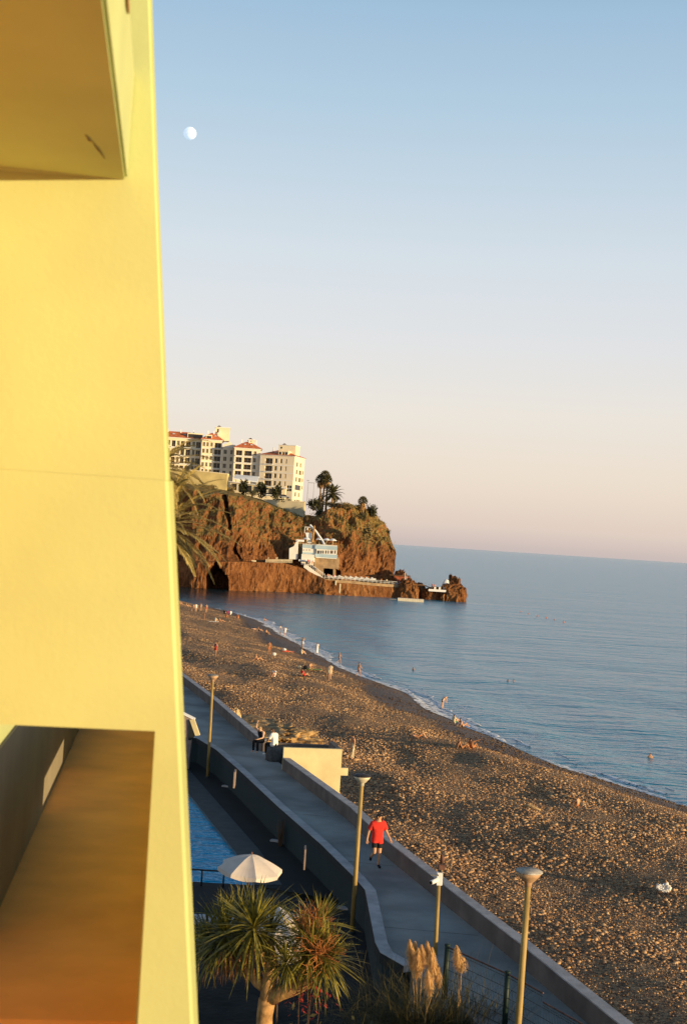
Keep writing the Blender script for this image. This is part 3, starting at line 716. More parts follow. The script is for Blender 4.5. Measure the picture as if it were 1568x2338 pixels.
bd.add(q + [v_ + Vector((0, .3, 0)) for v_ in q], [(3, 2, 1, 0), (4, 5, 6, 7), (0, 1, 5, 4), (1, 2, 6, 5), (2, 3, 7, 6), (3, 0, 4, 7)]); bd.build('slanted_board', M['ochre'], pil)
q2 = [q[0], q[3], P(436, 1690, 68.95) - o_, P(430, 1690, 68.95) - o_]
MB().add(q2 + [v_ + Vector((0, .25, 0)) for v_ in q2], [(0, 1, 2, 3)[::-1], (4, 5, 6, 7), (0, 1, 5, 4), (1, 2, 6, 5), (2, 3, 7, 6), (3, 0, 4, 7)]).build('dark_gap_panel', M['darkband'], pil)
bp0 = P(420, 1637, 72)
MB().tube([(bp0.x - sw_.x - .02, .2, hz), (bp0.x - sw_.x, .2, hz + .55)], .04, 8).build('post', M['steelpost'], pil)

# ---- stone drum by the gap, boulders, outcrop behind the parapet
dr = G(625, 1737, TOPZ)
dm = MB().lathe([(.33, 0), (.36, .05), (.37, .4), (.35, .62), (.30, .66)], n=28).build('stone_drum', M['stonedrum'], smooth=True); dm.location = dr
tag(dm, 'round dark grey stone drum under the person in white', 'planter')
def rock(name, loc, s, seed, m, label, cat='boulder', group=None, sub=4, rough=.3, flat_=None, chip=0, boxy=1):
    bm = bmesh.new(); bmesh.ops.create_icosphere(bm, subdivisions=sub, radius=1)
    for v_ in bm.verts:
        d = 1 + rough * noise.fractal(v_.co * 1.1 + Vector((seed, 0, 0)), 1, 2, 5) + rough * .35 * noise.noise(v_.co * 5 + Vector((0, seed, 0)))
        c = v_.co * d
        if boxy != 1: c = Vector([math.copysign(abs(q) ** boxy, q) for q in c])
        if chip: c += v_.co * chip * noise.fractal(Vector((v_.co.x * 6, v_.co.y * 6, v_.co.z * 3 + seed)), .8, 2, 5)
        if flat_: c.z = min(c.z, flat_ + .08 * noise.noise(v_.co * 3))
        v_.co = Vector((c.x * s[0], c.y * s[1], c.z * s[2]))
    me = bpy.data.meshes.new(name); bm.to_mesh(me); bm.free(); me.materials.append(m)
    me.polygons.foreach_set('use_smooth', [sub > 4] * len(me.polygons))
    o = bpy.data.objects.new(name, me); COL.objects.link(o); o.location = loc; tag(o, label, cat, group); return o
def wall_out(y): return interp(INNER, y) + .3
rock('boulder', (wall_out(82) + .75, 82, 4.9), (.6, .5, 2.5), 3, M['boulder'], 'pale boulder behind the far parapet next to the distant lamp post', rough=.2)
rock('boulder', (1.72, 52, 4.7), (.78, .6, 2.72), 9, M['boulder'], 'smooth golden boulder against the parapet behind the man in red', rough=.15, boxy=.75)
oc = P(650, 1672, 84)
rock('rock_outcrop', (-4.2, 104, 2.3), (3.0, 5.5, 1.7), 21, M['outcrop'], 'low brown rock outcrop on the shingle behind the stair enclosure', 'rock', sub=6, rough=.55, flat_=.55, chip=.22)
# ---- driftwood, rubbish
wb = G(1514, 2046, 2.2); wb.z = beach_z(wb.x, wb.y)
rock('plastic_bag', wb + Vector((0, 0, .15)), (.30, .2, .22), 33, M['c_white'], 'crumpled white bag lying on the shingle by the lower edge', 'bag', sub=4, rough=.75)
dw = MB(); a_ = B(1110, 2072 - 0); a_ = B(1140 - 10, 1880 + 0); 
p0 = B(1060 + 128, 1875); 
for nm, (x0, y0, x1, y1), lb in (('driftwood', (1102, 1875, 1143, 1884), 'thin pale driftwood stick on the middle of the shingle'),):
    a_, b2 = B(x0 + 90, y0 - 30), B(x1 + 90, y1 - 30)
    tag(MB().tube([a_ + Vector((0, 0, .12)), a_.lerp(b2, .5) + Vector((0, .2, .22)), b2 + Vector((0, 0, .1))], [.06, .09, .05], 7).build(nm, M['boulder'], smooth=True), lb, 'driftwood')
# ================================================================== PLANTS near the camera
def blade(mb, base, dirv, L_, w, droop, segs=5, curl=0.0):
    d = dirv.normalized(); up = Vector((0, 0, 1)); side = d.cross(up)
    if side.length < .05: side = Vector((1, 0, 0))
    side.normalize(); pts = []; ws = []; p = Vector(base)
    for i in range(segs + 1):
        t = i / segs; pts.append(p.copy()); ws.append(w * (.55 + .9 * t if t < .35 else (.865 * (1 - ((t - .35) / .65) ** 1.6)) + .01))
        d = (d + Vector((0, 0, -droop / segs)) + side * (curl / segs)).normalized(); p = p + d * (L_ / segs)
    tw = random.uniform(-.5, .5); n = d.cross(side).normalized()
    s2 = (side * math.cos(tw) + n * math.sin(tw))
    mb.strip(pts, ws, s2)
def rosette(mb, dead, c, axis, n, L_, w, spread=1.0):
    axis = axis.normalized(); q = axis.orthogonal().normalized(); r_ = axis.cross(q)
    for i in range(n):
        t = i / n; ang = i * 2.39996; el = R(88) - t ** .8 * R(125) * spread
        d = axis * math.sin(el) + (q * math.cos(ang) + r_ * math.sin(ang)) * math.cos(el)
        d += Vector((random.gauss(0, .10), random.gauss(0, .10), random.gauss(0, .10)))
        b0 = c + axis * (.10 * (1 - t)) + d * .03
        (blade)(mb, b0, d, L_ * random.uniform(.72, 1.1) * (.75 + .35 * min(1, t * 3)), w * random.uniform(.8, 1.2), random.uniform(.10, .5) + .3 * t, curl=random.uniform(-.15, .15))
    for i in range(n // 5):
        ang = random.uniform(0, 6.28); d = (q * math.cos(ang) + r_ * math.sin(ang)) * .5 - axis * random.uniform(.6, 1.2)
        blade(dead, c - axis * .12, d, L_ * random.uniform(.5, .85), w * .9, .9)
def panicle(mb, c, size, n=60):
    for i in range(n):
        d = Vector((random.gauss(0, 1), random.gauss(0, 1), random.gauss(.35, .8))).normalized(); p = c.copy() - Vector((0, 0, size * .5)); pts = [p.copy()]
        for k in range(5):
            d = (d + Vector((random.gauss(0, .45), random.gauss(0, .45), random.gauss(0, .4)))).normalized(); p = p + d * size * .30; pts.append(p.copy())
        mb.tube(pts, [.007, .006, .005, .005, .004, .003], 3, False)
dt0 = P(604, 2338, 25); dt0 = Vector((dt0.x, 25.0, DECK + .1))
tree = tag(empty('dragon_tree', dt0), 'branching dragon tree with spiky leaf heads and orange flower stalks', 'tree')
def tp(px, py, d=25.0): return P(px, py, d) - dt0
fork = tp(610, 2282)
tr = MB().tube([Vector((0, 0, 0)), fork * .5 + Vector((.05, 0, 0)), tp(604, 2320), fork], [.20, .17, .15, .16], 14)
tr.tube([fork - Vector((0, 0, .08)), tp(613, 2250), tp(618, 2215), tp(619, 2185), tp(612, 2150)], [.15, .125, .13, .12, .09], 14)
tr.tube([fork - Vector((0, 0, .02)), tp(640, 2268, 24.9), tp(675, 2255, 24.8), tp(706, 2240, 24.7), tp(716, 2215, 24.7), tp(710, 2188, 24.8)], [.13, .13, .125, .13, .10, .07], 14)
tr.tube([tp(612, 2262), tp(590, 2243, 25.1), tp(573, 2222, 25.2), tp(560, 2196, 25.3), tp(535, 2165, 25.4)], [.10, .11, .10, .09, .07], 12)
tr.tube([tp(618, 2215), tp(600, 2185, 25.0), tp(582, 2150, 24.9), tp(579, 2132, 24.9)], [.11, .09, .08, .07], 12)
tr.tube([tp(675, 2256, 24.8), tp(690, 2235, 25.3), tp(700, 2190, 25.6), tp(703, 2125, 25.7)], [.10, .09, .08, .06], 12)
tr.build('trunk', M['trunk'], tree, smooth=True)
heads = [(579, 2126, 24.8, (.05, -.15, 1), 170, 1.1, .021), (515, 2143, 25.4, (-.25, .1, 1), 150, 1.0, .022), (612, 2140, 25.3, (.15, .3, 1), 120, .85, .02),
         (706, 2180, 24.7, (.45, -.2, .8), 170, .88, .020), (722, 2118, 25.5, (.55, .2, .9), 130, .78, .019), (690, 2140, 25.9, (-.1, .4, 1), 90, .72, .019), (476, 2158, 25.9, (-.2, -.1, 1), 110, .85, .02), (548, 2118, 25.9, (-.1, .2, 1), 110, .9, .02), (742, 2195, 24.6, (.6, -.2, .7), 120, .8, .019), (655, 2205, 24.4, (-.1, -.5, .8), 70, .6, .018)]
for px, py, d, axs, n, L_, w in heads:
    lv, dd = MB(), MB(); rosette(lv, dd, tp(px, py, d), Vector(axs), n, L_, w)
    h_ = lv.build('leaf_head', M['leaf'], tree); dd.build('dead_leaves', M['deadleaf'], h_)
for px, py, d, s in ((712, 2088, 25.2, .34), (727, 2150, 24.4, .38), (700, 2108, 25.0, .26)):
    pm = MB(); panicle(pm, tp(px, py, d), s, 85); pm.build('flower_stalk', M['panicle'], tree)
# hanging orange dead leaves under the side head
dl = MB()
for i in range(46):
    b0 = tp(random.uniform(505, 560), random.uniform(2165, 2190), 25.2 + random.uniform(-.3, .3))
    blade(dl, b0, Vector((random.gauss(0, .35), random.gauss(0, .3), -1)), random.uniform(.3, .55), .018, .3)
dl.build('dead_leaves', M['deadleaf'], tree)
# small spiky plants around the foot
def spiky(px, py, d, n, L_, label, m='leaf', w=.014):
    q = P(px, py, d); b0 = Vector((q.x, d, DECK + .1)); mb = MB(); r = tag(empty('spiky_plant', b0), label, 'plant')
    hgt = max(.05, q.z - b0.z)
    for i in range(n):
        a = random.uniform(0, 6.28); blade(mb, Vector((0, 0, hgt)), Vector((math.cos(a) * .6, math.sin(a) * .6, random.uniform(.3, 1.2))), L_ * random.uniform(.6, 1.1), w, .6)
    mb.build('foliage', M[m], r); MB().tube([(0, 0, 0), (.03, 0, hgt * .5), (0, 0, hgt + .05)], [.03, .022, .015], 8).build('stem', M['grassblade'], r)
spiky(455, 2165, 27, 46, .75, 'spiky green plant close to the yellow building edge')
# red leaved plant
rl = tag(empty('red_leaved_plant', (P(705, 2300, 24).x, 24, DECK + .1)), 'low plant with bright red leaves under the dragon tree', 'plant'); mb = MB(); st_ = MB(); ob = rl.location
for i in range(130):
    q = P(random.gauss(705, 30), random.gauss(2285, 16), 24 + random.uniform(-.4, .4)) - ob
    a = random.uniform(0, 6.28); d = Vector((math.cos(a), math.sin(a), random.uniform(-.6, .6))).normalized(); sd = d.cross(Vector((0, .3, 1))).normalized()
    s = random.uniform(.03, .065); mb.strip([q, q + d * s, q + d * 2 * s], [.004, s * .42, .003], sd)
    if i % 40 == 0: st_.tube([(random.gauss(0, .02), random.gauss(0, .02), 0), q * .6, q], [.008, .006, .004], 4)
mb.build('foliage', M['redleaf'], rl); st_.build('stem', M['shutter'], rl)
# dark shrubs filling the bed
def shrub(loc, s, n, label, m='bush', leaf=.09, group=None, name='shrub', cat='shrub', clumps=9):
    r = tag(empty(name, loc), label, cat, group); mb = MB(); stm = MB()
    cs = [Vector((random.gauss(0, .42) * s[0], random.gauss(0, .42) * s[1], random.uniform(.25, .9) * s[2])) for _ in range(clumps)]
    for c in cs: stm.tube([(0, 0, 0), c * .5 + Vector((0, 0, .05)), c], [.03 * s[2], .02 * s[2], .008 * s[2]], 5)
    for i in range(n):
        c = random.choice(cs); p = c + Vector((random.gauss(0, .22) * s[0], random.gauss(0, .22) * s[1], random.gauss(0, .17) * s[2]))
        d = Vector((random.gauss(0, 1), random.gauss(0, 1), random.gauss(.2, .8))).normalized(); sd = d.orthogonal().normalized(); k = leaf * random.uniform(.6, 1.3)
        mb.strip([p, p + d * k, p + d * 2 * k], [k * .08, k * .5, k * .05], sd)
    mb.build('crown', M[m], r); stm.build('trunk', M['palmtrunk'], r); return r
shrub(Vector((.9, 29, DECK + .1)), (1.1, 1.0, 1.3), 900, 'dark leafy shrub in the bed right of the dragon tree')
shrub(Vector((-1.9, 27, DECK + .1)), (.8, .8, 1.0), 700, 'dark leafy shrub at the foot of the building')
shrub(Vector((.2, 27, DECK + .1)), (.9, .8, .9), 700, 'low dark shrub directly behind the dragon tree trunk')
# pampas grass
pg0 = Vector((P(955, 2338, 32).x, 32.0, DECK + .05))
def pampas(loc, plumes, n, label, hgt, spreadx):
    r = tag(empty('pampas_grass', loc), label, 'ornamental grass', 'pampas grass clumps by the fence'); g = MB()
    for i in range(n):
        b0 = Vector((random.gauss(0, .22 * spreadx), random.gauss(0, .25), random.uniform(0, .3)))
        blade(g, b0, Vector((random.gauss(0, .38), random.gauss(0, .38), 1)), hgt * random.uniform(.5, 1.05), .007, random.uniform(.9, 2.1), 8, random.uniform(-.4, .4))
    g.build('leaves', M['grassblade'], r)
    for (x0, y0, x1, y1, d) in plumes:
        top, bot = P(x0, y0, d) - loc, P(x1, y1, d) - loc; pm = MB(); stalk = MB(); axis_ = (top - bot); L_ = axis_.length; an = axis_.normalized()
        stalk.tube([Vector((bot.x * .6, bot.y * .5, .2)), bot * .6 + Vector((0, 0, .2)), bot, bot.lerp(top, .6)], [.012, .010, .008, .004], 5)
        for k in range(int(520 * L_ / .6)):
            t = random.random() ** .8; p = bot.lerp(top, t); a = random.uniform(0, 6.28); wd = .125 * math.sin(math.pi * min(1, .12 + .88 * t) ** .75) + .02
            o_ = Vector((math.cos(a), math.sin(a), 0)); l_ = random.uniform(.5, 1.1) * wd * 1.15
            e_ = p + o_ * l_ * .55 + an * l_ * .9; e2 = p + o_ * l_ + an * l_ * .9 - Vector((0, 0, l_ * .55))
            pm.strip([p, e_, e2], [.004, .005, .0015], an.cross(o_).normalized())
        s_ = stalk.build('flower_stalk', M['plume'], r); pm.build('plume', M['plume'], s_)
pampas(pg0, [(935, 2146, 941, 2222, 32.0), (947, 2150, 953, 2225, 32.4), (962, 2158, 962, 2226, 32.1), (975, 2150, 977, 2220, 32.3), (986, 2164, 986, 2232, 31.8), (983, 2172, 989, 2240, 31.4), (995, 2196, 1001, 2262, 32.0), (976, 2215, 983, 2280, 31.1), (954, 2165, 950, 2240, 31.8)], 1500, 'clump of pampas grass with nine feathery golden plumes before the promenade', 2.6, 3.6)
pg1 = Vector((P(1050, 2338, 31.5).x, 31.5, DECK + .05))
pampas(pg1, [(1042, 2160, 1046, 2222, 31.8), (1056, 2186, 1052, 2226, 32.1)], 800, 'smaller pampas clump with one tall plume in front of the fence', 2.4, 2.6)

# ---- date palms leaning out from behind the building
def palm_frond(mb, rc, base, d, L_, droop, lw, ll, pairs, segs=12, vdrop=.25):
    d = d.normalized(); p = Vector(base); pts = [p.copy()]; dirs = [d.copy()]
    for i in range(segs):
        d = (d + Vector((0, 0, -droop / segs * (.4 + 1.2 * i / segs)))).normalized(); p = p + d * (L_ / segs); pts.append(p.copy()); dirs.append(d.copy())
    rc.tube(pts, [.03 * lw * 30 * (1 - .85 * i / segs) for i in range(segs + 1)], 4, False)
    for k in range(pairs):
        t = .12 + .88 * k / pairs; f_ = t * segs; i = min(segs - 1, int(f_)); q = pts[i].lerp(pts[i + 1], f_ - i); dd = dirs[i]
        sd = dd.cross(Vector((0, 0, 1))); sd = sd.normalized() if sd.length > .05 else Vector((1, 0, 0)); nn = sd.cross(dd)
        l_ = ll * (math.sin(math.pi * min(1, .16 + .84 * t) ** .8) * .85 + .15) * random.uniform(.85, 1.1)
        for sgn in (-1, 1):
            ld = (sd * sgn * .75 + dd * .75 + nn * random.uniform(.1, .4)).normalized()
            e1 = q + ld * l_ * .55; e2 = q + (ld + Vector((0, 0, -vdrop))).normalized() * l_
            mb.strip([q, e1, e2], [lw * .6, lw, lw * .15], ld.cross(nn).normalized() if random.random() < .5 else nn.cross(ld).normalized())
def date_palm(crown, ground_z, nf, L_, label, group, lw=.022, ll=.5, pairs=46, trunk_r=.28, lo=-.55, hi=1.3, m='palmleaf', seed=1, name='date_palm', droop0=.6):
    random.seed(seed); base = Vector((crown.x, crown.y, ground_z)); r = tag(empty(name, base), label, 'palm tree', group); h = crown.z - ground_z
    MB().tube([(0, 0, 0), (.1, 0, h * .4), (.05, 0, h * .8), (0, 0, h)], [trunk_r * 1.25, trunk_r, trunk_r * .95, trunk_r * 1.2], 12).build('trunk', M['palmtrunk'], r, smooth=True)
    for i in range(nf):
        a = i * 2.39996 + random.uniform(-.2, .2); t = (i + .5) / nf; el = hi + (lo - hi) * t ** .9
        f_, rc = MB(), MB(); d = Vector((math.cos(a) * math.cos(el), math.sin(a) * math.cos(el), math.sin(el)))
        palm_frond(f_, rc, Vector((0, 0, h)) + d * trunk_r, d, L_ * random.uniform(.85, 1.1), droop0 + random.uniform(0, .5), lw, ll, pairs)
        f_.v += []; o = len(f_.v); f_.v += rc.v; f_.f += [tuple(x + o for x in q) for q in rc.f]
        f_.build('frond', M[m], r)
    return r
date_palm(P(362, 1198, 62), 6, 54, 3.5, 'golden date palm whose drooping fronds reach from behind the yellow building', 'date palms behind the building', seed=4, lw=.02, ll=.5, pairs=60)
date_palm(P(352, 1072, 62), 6, 40, 2.9, 'taller date palm with only a few frond tips above the first', 'date palms behind the building', seed=11, lw=.02, ll=.42, pairs=50, droop0=.9, hi=.95)
# ================================================================== THE HEADLAND
random.seed(5)
# px, water y, ledge y, mid (px,y), top (px,y), back (px,y at d=545)
CT = [(330, 1336, 1278, 330, 1195, 330, 1100), (400, 1338, 1283, 400, 1200, 400, 1112), (440, 1343, 1282, 440, 1200, 440, 1118), (470, 1345, 1282, 470, 1205, 470, 1124), (520, 1348, 1282, 520, 1210, 520, 1130),
      (590, 1350, 1284, 590, 1215, 590, 1146), (650, 1352, 1286, 650, 1220, 645, 1166), (690, 1354, 1298, 690, 1235, 688, 1182), (720, 1356, 1312, 722, 1240, 720, 1176), (745, 1358, 1324, 745, 1240, 745, 1166),
      (775, 1359, 1327, 775, 1240, 775, 1150), (800, 1360, 1329, 802, 1240, 800, 1152), (830, 1361, 1331, 836, 1240, 830, 1158), (860, 1362, 1333, 868, 1245, 858, 1172), (885, 1363, 1334, 893, 1250, 874, 1190), (900, 1364, 1336, 904, 1268, 888, 1212)]
def col(px):
    row = [interp([(c[0], c[k]) for c in CT], px) for k in range(7)]
    w = G(px, row[1], 0); dl = w.y + 2.5; l0 = P(px, row[2], dl); l1 = Vector((l0.x * (1 + 9 / dl), dl + 9, l0.z))
    m1 = P(row[3], row[4], dl + 17); t1 = P(row[5], row[6], dl + 30)
    back = Vector((t1.x * 1.06, t1.y + 40, t1.z + (1.5 if px < 690 else max(-4.5, 1.5 - (px - 690) * .2)) + max(0, (700 - px)) * .006)); b2 = Vector((back.x * 1.5, back.y + 260, back.z + 6))
    return [Vector((w.x, w.y, -3)), Vector((w.x, w.y, .2)), l0, l1, m1, t1, back, b2]
SEG = [2, 9, 5, 20, 18, 10, 8]
cols_px = [330 + 2.3 * i for i in range(int(570 / 2.3) + 1)]
ctrl = [col(p) for p in cols_px]
last = ctrl[-1]
w0_ = last[1].copy()
for k in range(1, 31):                  # wrap round the point and away from the camera
    f_ = k / 30; an = R(105) * f_ ** .7; rot = Matrix.Rotation(an, 3, 'Z')
    base = Vector((w0_.x + 2.0 * math.sin(f_ * 2.6), w0_.y + 70 * f_ ** 1.5, 0)); row = []
    for j in range(8):
        off = last[j] - w0_; off.z = 0
        if j >= 6: q_ = Vector((-12, base.y + 12 + j, 0)) if j == 6 else Vector((-60, base.y + 30, 0))
        else: q_ = base + rot @ off
        row.append(Vector((q_.x, q_.y, last[j].z)))
    ctrl.append(row)
def inside_cave(p, px):
    if not (466 < px < 522): return 0
    zt = 8.6 - abs(px - 492) * .16
    return max(0, min(1, (zt - p.z) / 1.6)) * min(1, (px - 466) / 5, (522 - px) / 5)
rows = []
for ci_, c in enumerate(ctrl):
    px = cols_px[ci_] if ci_ < len(cols_px) else 905
    pts = []
    for j in range(7):
        n = SEG[j]
        for k in range(n): pts.append((j + k / n, c[j].lerp(c[j + 1], k / n)))
    pts.append((7.0, c[7]))
    out = []
    for lv, p in pts:
        q = Vector((p.x * .16, p.y * .07, p.z * .085)); amp = 0 if lv < .3 else (1.7 if lv < 2 else (.25 if lv < 3 else (2.5 if lv < 5.1 else .6)))
        if 3 <= lv < 3.25: amp *= .4
        rg = 1 - 2 * abs(noise.noise(q)); fb = fbm(q * 2.6 + Vector((3, 1, 7)), 6) + .35 * fbm(q * 9, 3)
        vert_ = noise.noise(Vector((p.x * .33, p.y * .1, p.z * .03)))
        d = amp * (.45 * rg + .55 * fb + .5 * vert_) - amp * .35
        n_ = Vector((.25, -1, .15)) if ci_ < len(cols_px) else Vector((1, -.3, .1))
        v_ = p + n_.normalized() * d + Vector((0, 0, .35 * amp * noise.noise(q * 3.1)))
        cv_ = inside_cave(p, px); v_ += Vector((0, 18 * cv_, 0))
        # dark cleft in the cliff
        if 4 < lv < 5.05:
            cx = 521 + (5 - lv) * 12 - 8; g_ = max(0, 1 - abs(px - cx) / 5.5); v_ += Vector((0, 7 * g_, 0))
        if 3.0 < lv < 3.9 and ci_ < len(cols_px):
            g_ = max(0, 1 - abs(px - (545 + 9 * math.sin(lv * 5))) / 5) * (1 if lv < 3.5 else .4); v_ += Vector((0, 5 * g_, 0))
        if 738 < px < 759 and 2.6 < lv < 3.5:                 # arched tunnel mouth beside the terrace
            zt = P(748, 1291, 455).z - abs(px - 748.5) * .13; 
            if p.z < zt: v_ += Vector((0, 16, 0))
        if 765 < px < 778 and 2.6 < lv < 3.3: v_ += Vector((0, 5, 0))
        if v_.z < .15 and lv > .3: v_.z = .15
        out.append(v_)
    rows.append(out)
nr = len(rows[0]); cvs = [v_ for r_ in rows for v_ in r_]
cfs = [(i * nr + j, (i + 1) * nr + j, (i + 1) * nr + j + 1, i * nr + j + 1) for i in range(len(rows) - 1) for j in range(nr - 1)]
m, t, b = _new('cliff_rock'); M['cliff'] = m
pos = t.nodes.new('ShaderNodeNewGeometry')
def nz_(scale, det, st=(1, 1, 1)):
    mp = t.nodes.new('ShaderNodeMapping'); mp.inputs['Scale'].default_value = st; t.links.new(pos.outputs['Position'], mp.inputs[0])
    n = t.nodes.new('ShaderNodeTexNoise'); n.inputs['Scale'].default_value = scale; n.inputs['Detail'].default_value = det; n.inputs['Roughness'].default_value = .65; t.links.new(mp.outputs[0], n.inputs[0]); return n.outputs[0]
n1 = nz_(.075, 9, (1, 1, .5)); r1_ = t.nodes.new('ShaderNodeValToRGB'); t.links.new(n1, r1_.inputs[0])
for k, (p_, c_) in enumerate(((.28, (.11, .05, .025)), (.44, (.30, .13, .05)), (.58, (.40, .185, .07)), (.74, (.54, .32, .13)))):
    e = r1_.color_ramp.elements[k] if k < 2 else r1_.color_ramp.elements.new(p_)
    e.position = p_; e.color = (*c_, 1)
n2 = nz_(.8, 6, (1, 1, .45)); r2_ = t.nodes.new('ShaderNodeValToRGB'); t.links.new(n2, r2_.inputs[0])
r2_.color_ramp.elements[0].position = .34; r2_.color_ramp.elements[0].color = (.45, .38, .34, 1); r2_.color_ramp.elements[1].position = .6; r2_.color_ramp.elements[1].color = (1.05, 1.02, 1, 1)
mm = t.nodes.new('ShaderNodeMix'); mm.data_type = 'RGBA'; mm.blend_type = 'MULTIPLY'; mm.inputs[0].default_value = 1
t.links.new(r1_.outputs[0], mm.inputs[6]); t.links.new(r2_.outputs[0], mm.inputs[7])
# dry grass growing on the flatter parts and on the upper seaward slope
spn = t.nodes.new('ShaderNodeSeparateXYZ'); t.links.new(pos.outputs['Normal'], spn.inputs[0])
gm = t.nodes.new('ShaderNodeMapRange'); gm.inputs[1].default_value = .50; gm.inputs[2].default_value = .8
spq = t.nodes.new('ShaderNodeSeparateXYZ'); t.links.new(pos.outputs['Position'], spq.inputs[0])
gxx = t.nodes.new('ShaderNodeMapRange'); gxx.inputs[1].default_value = -3; gxx.inputs[2].default_value = 8; gxx.inputs[4].default_value = .42; t.links.new(spq.outputs[0], gxx.inputs[0])
gzz = t.nodes.new('ShaderNodeMapRange'); gzz.inputs[1].default_value = 17; gzz.inputs[2].default_value = 25; t.links.new(spq.outputs[2], gzz.inputs[0])
gmu = t.nodes.new('ShaderNodeMath'); gmu.operation = 'MULTIPLY_ADD'; t.links.new(gxx.outputs[0], gmu.inputs[0]); t.links.new(gzz.outputs[0], gmu.inputs[1]); t.links.new(spn.outputs[2], gmu.inputs[2])
t.links.new(gmu.outputs[0], gm.inputs[0])
spp = t.nodes.new('ShaderNodeSeparateXYZ'); t.links.new(pos.outputs['Position'], spp.inputs[0])
gx = t.nodes.new('ShaderNodeMapRange'); gx.inputs[1].default_value = 13.5; gx.inputs[2].default_value = 17.5; t.links.new(spp.outputs[2], gx.inputs[0])
gk = t.nodes.new('ShaderNodeMath'); gk.operation = 'MULTIPLY'; t.links.new(gm.outputs[0], gk.inputs[0]); t.links.new(gx.outputs[0], gk.inputs[1])
ng_ = nz_(.35, 5); rg_ = t.nodes.new('ShaderNodeValToRGB'); t.links.new(ng_, rg_.inputs[0])
rg_.color_ramp.elements[0].position = .35; rg_.color_ramp.elements[0].color = (.14, .11, .035, 1); rg_.color_ramp.elements[1].position = .65; rg_.color_ramp.elements[1].color = (.46, .29, .09, 1)
m3_ = t.nodes.new('ShaderNodeMix'); m3_.data_type = 'RGBA'; t.links.new(gk.outputs[0], m3_.inputs[0]); t.links.new(mm.outputs[2], m3_.inputs[6]); t.links.new(rg_.outputs[0], m3_.inputs[7])
t.links.new(m3_.outputs[2], b.inputs['Base Color']); b.inputs['Roughness'].default_value = .95; b.inputs['Specular IOR Level'].default_value = .1
bp = t.nodes.new('ShaderNodeBump'); bp.inputs['Strength'].default_value = 1; bp.inputs['Distance'].default_value = 1.6; t.links.new(n2, bp.inputs['Height'])
n4 = nz_(.25, 6, (1, 1, .35)); bp2 = t.nodes.new('ShaderNodeBump'); bp2.inputs['Strength'].default_value = .8; bp2.inputs['Distance'].default_value = 4; t.links.new(n4, bp2.inputs['Height'])
t.links.new(bp2.outputs[0], bp.inputs['Normal']); t.links.new(bp.outputs[0], b.inputs['Normal'])
hd = MB().add(cvs, cfs).build('headland', M['cliff']); tag(hd, kind='structure')

# dry scrub rooted in the rock
random.seed(31); sc2 = MB(); pool_ = []
for i in range(2, len(cols_px) - 2):
    for j in range(38, nr - 9): pool_.append(i * nr + j)
for vi in random.sample(pool_, 520):
    c = cvs[vi]; px_ = cols_px[vi // nr]
    if noise.noise(Vector((c.x * .05, 3, c.z * .08))) + (.35 if px_ > 760 else 0) < -.02: continue
    s_ = random.uniform(.35, 1.0)
    for k in range(14):
        d = Vector((random.gauss(0, 1), random.gauss(-.6, .8), random.gauss(.4, .7))).normalized(); sd = d.orthogonal().normalized(); p = c + Vector((random.gauss(0, .5), -.2, random.gauss(0, .4))) * s_; l_ = s_ * random.uniform(.3, .8)
        sc2.strip([p, p + d * l_ * .5, p + d * l_], [.03, l_ * .3, .02], sd)
tag(sc2.build('cliff_scrub', mat('cliff_scrub', (.10, .085, .03), .9, .4, .15, col2=(.34, .24, .08))), 'dry scrub and grass tufts rooted all over the brown cliff face', kind='stuff')
random.seed(5)
# rocks at the foot of the point and the islet
def sea_rock(px0, px1, py_top, py_w, d, depth, seed, label, rough=.45, name='sea_rock'):
    a, b_ = P(px0, py_w, d), P(px1, py_w, d); zt = P((px0 + px1) / 2, py_top, d).z
    return rock(name, Vector(((a.x + b_.x) / 2, d, -.5)), ((b_.x - a.x) / 2, depth, zt + .5), seed, M['cliff'], label, 'rock', 'rocks off the point', 6, rough, None, .10, .62)
sea_rock(903, 953, 1322, 1364, 455, 5, 2, 'brown rock between the walkway and the arched footbridge', .35)
sea_rock(1000, 1060, 1334, 1368, 460, 6, 8, 'large rounded outer rock ending the islet in the sea', .26)
sea_rock(962, 1036, 1342, 1367, 460, 3.2, 13, 'low long rock carrying the white landing of the islet', .2)
sea_rock(944, 972, 1337, 1362, 466, 3, 19, 'dark shaded rock seen under the arched footbridge', .35)
sea_rock(1020, 1049, 1318, 1352, 463, 4, 27, 'jagged upper rock peak of the islet', .4)
sea_rock(890, 925, 1307, 1340, 466, 5, 31, 'dark rock shelf at the tip of the cliff', .4)

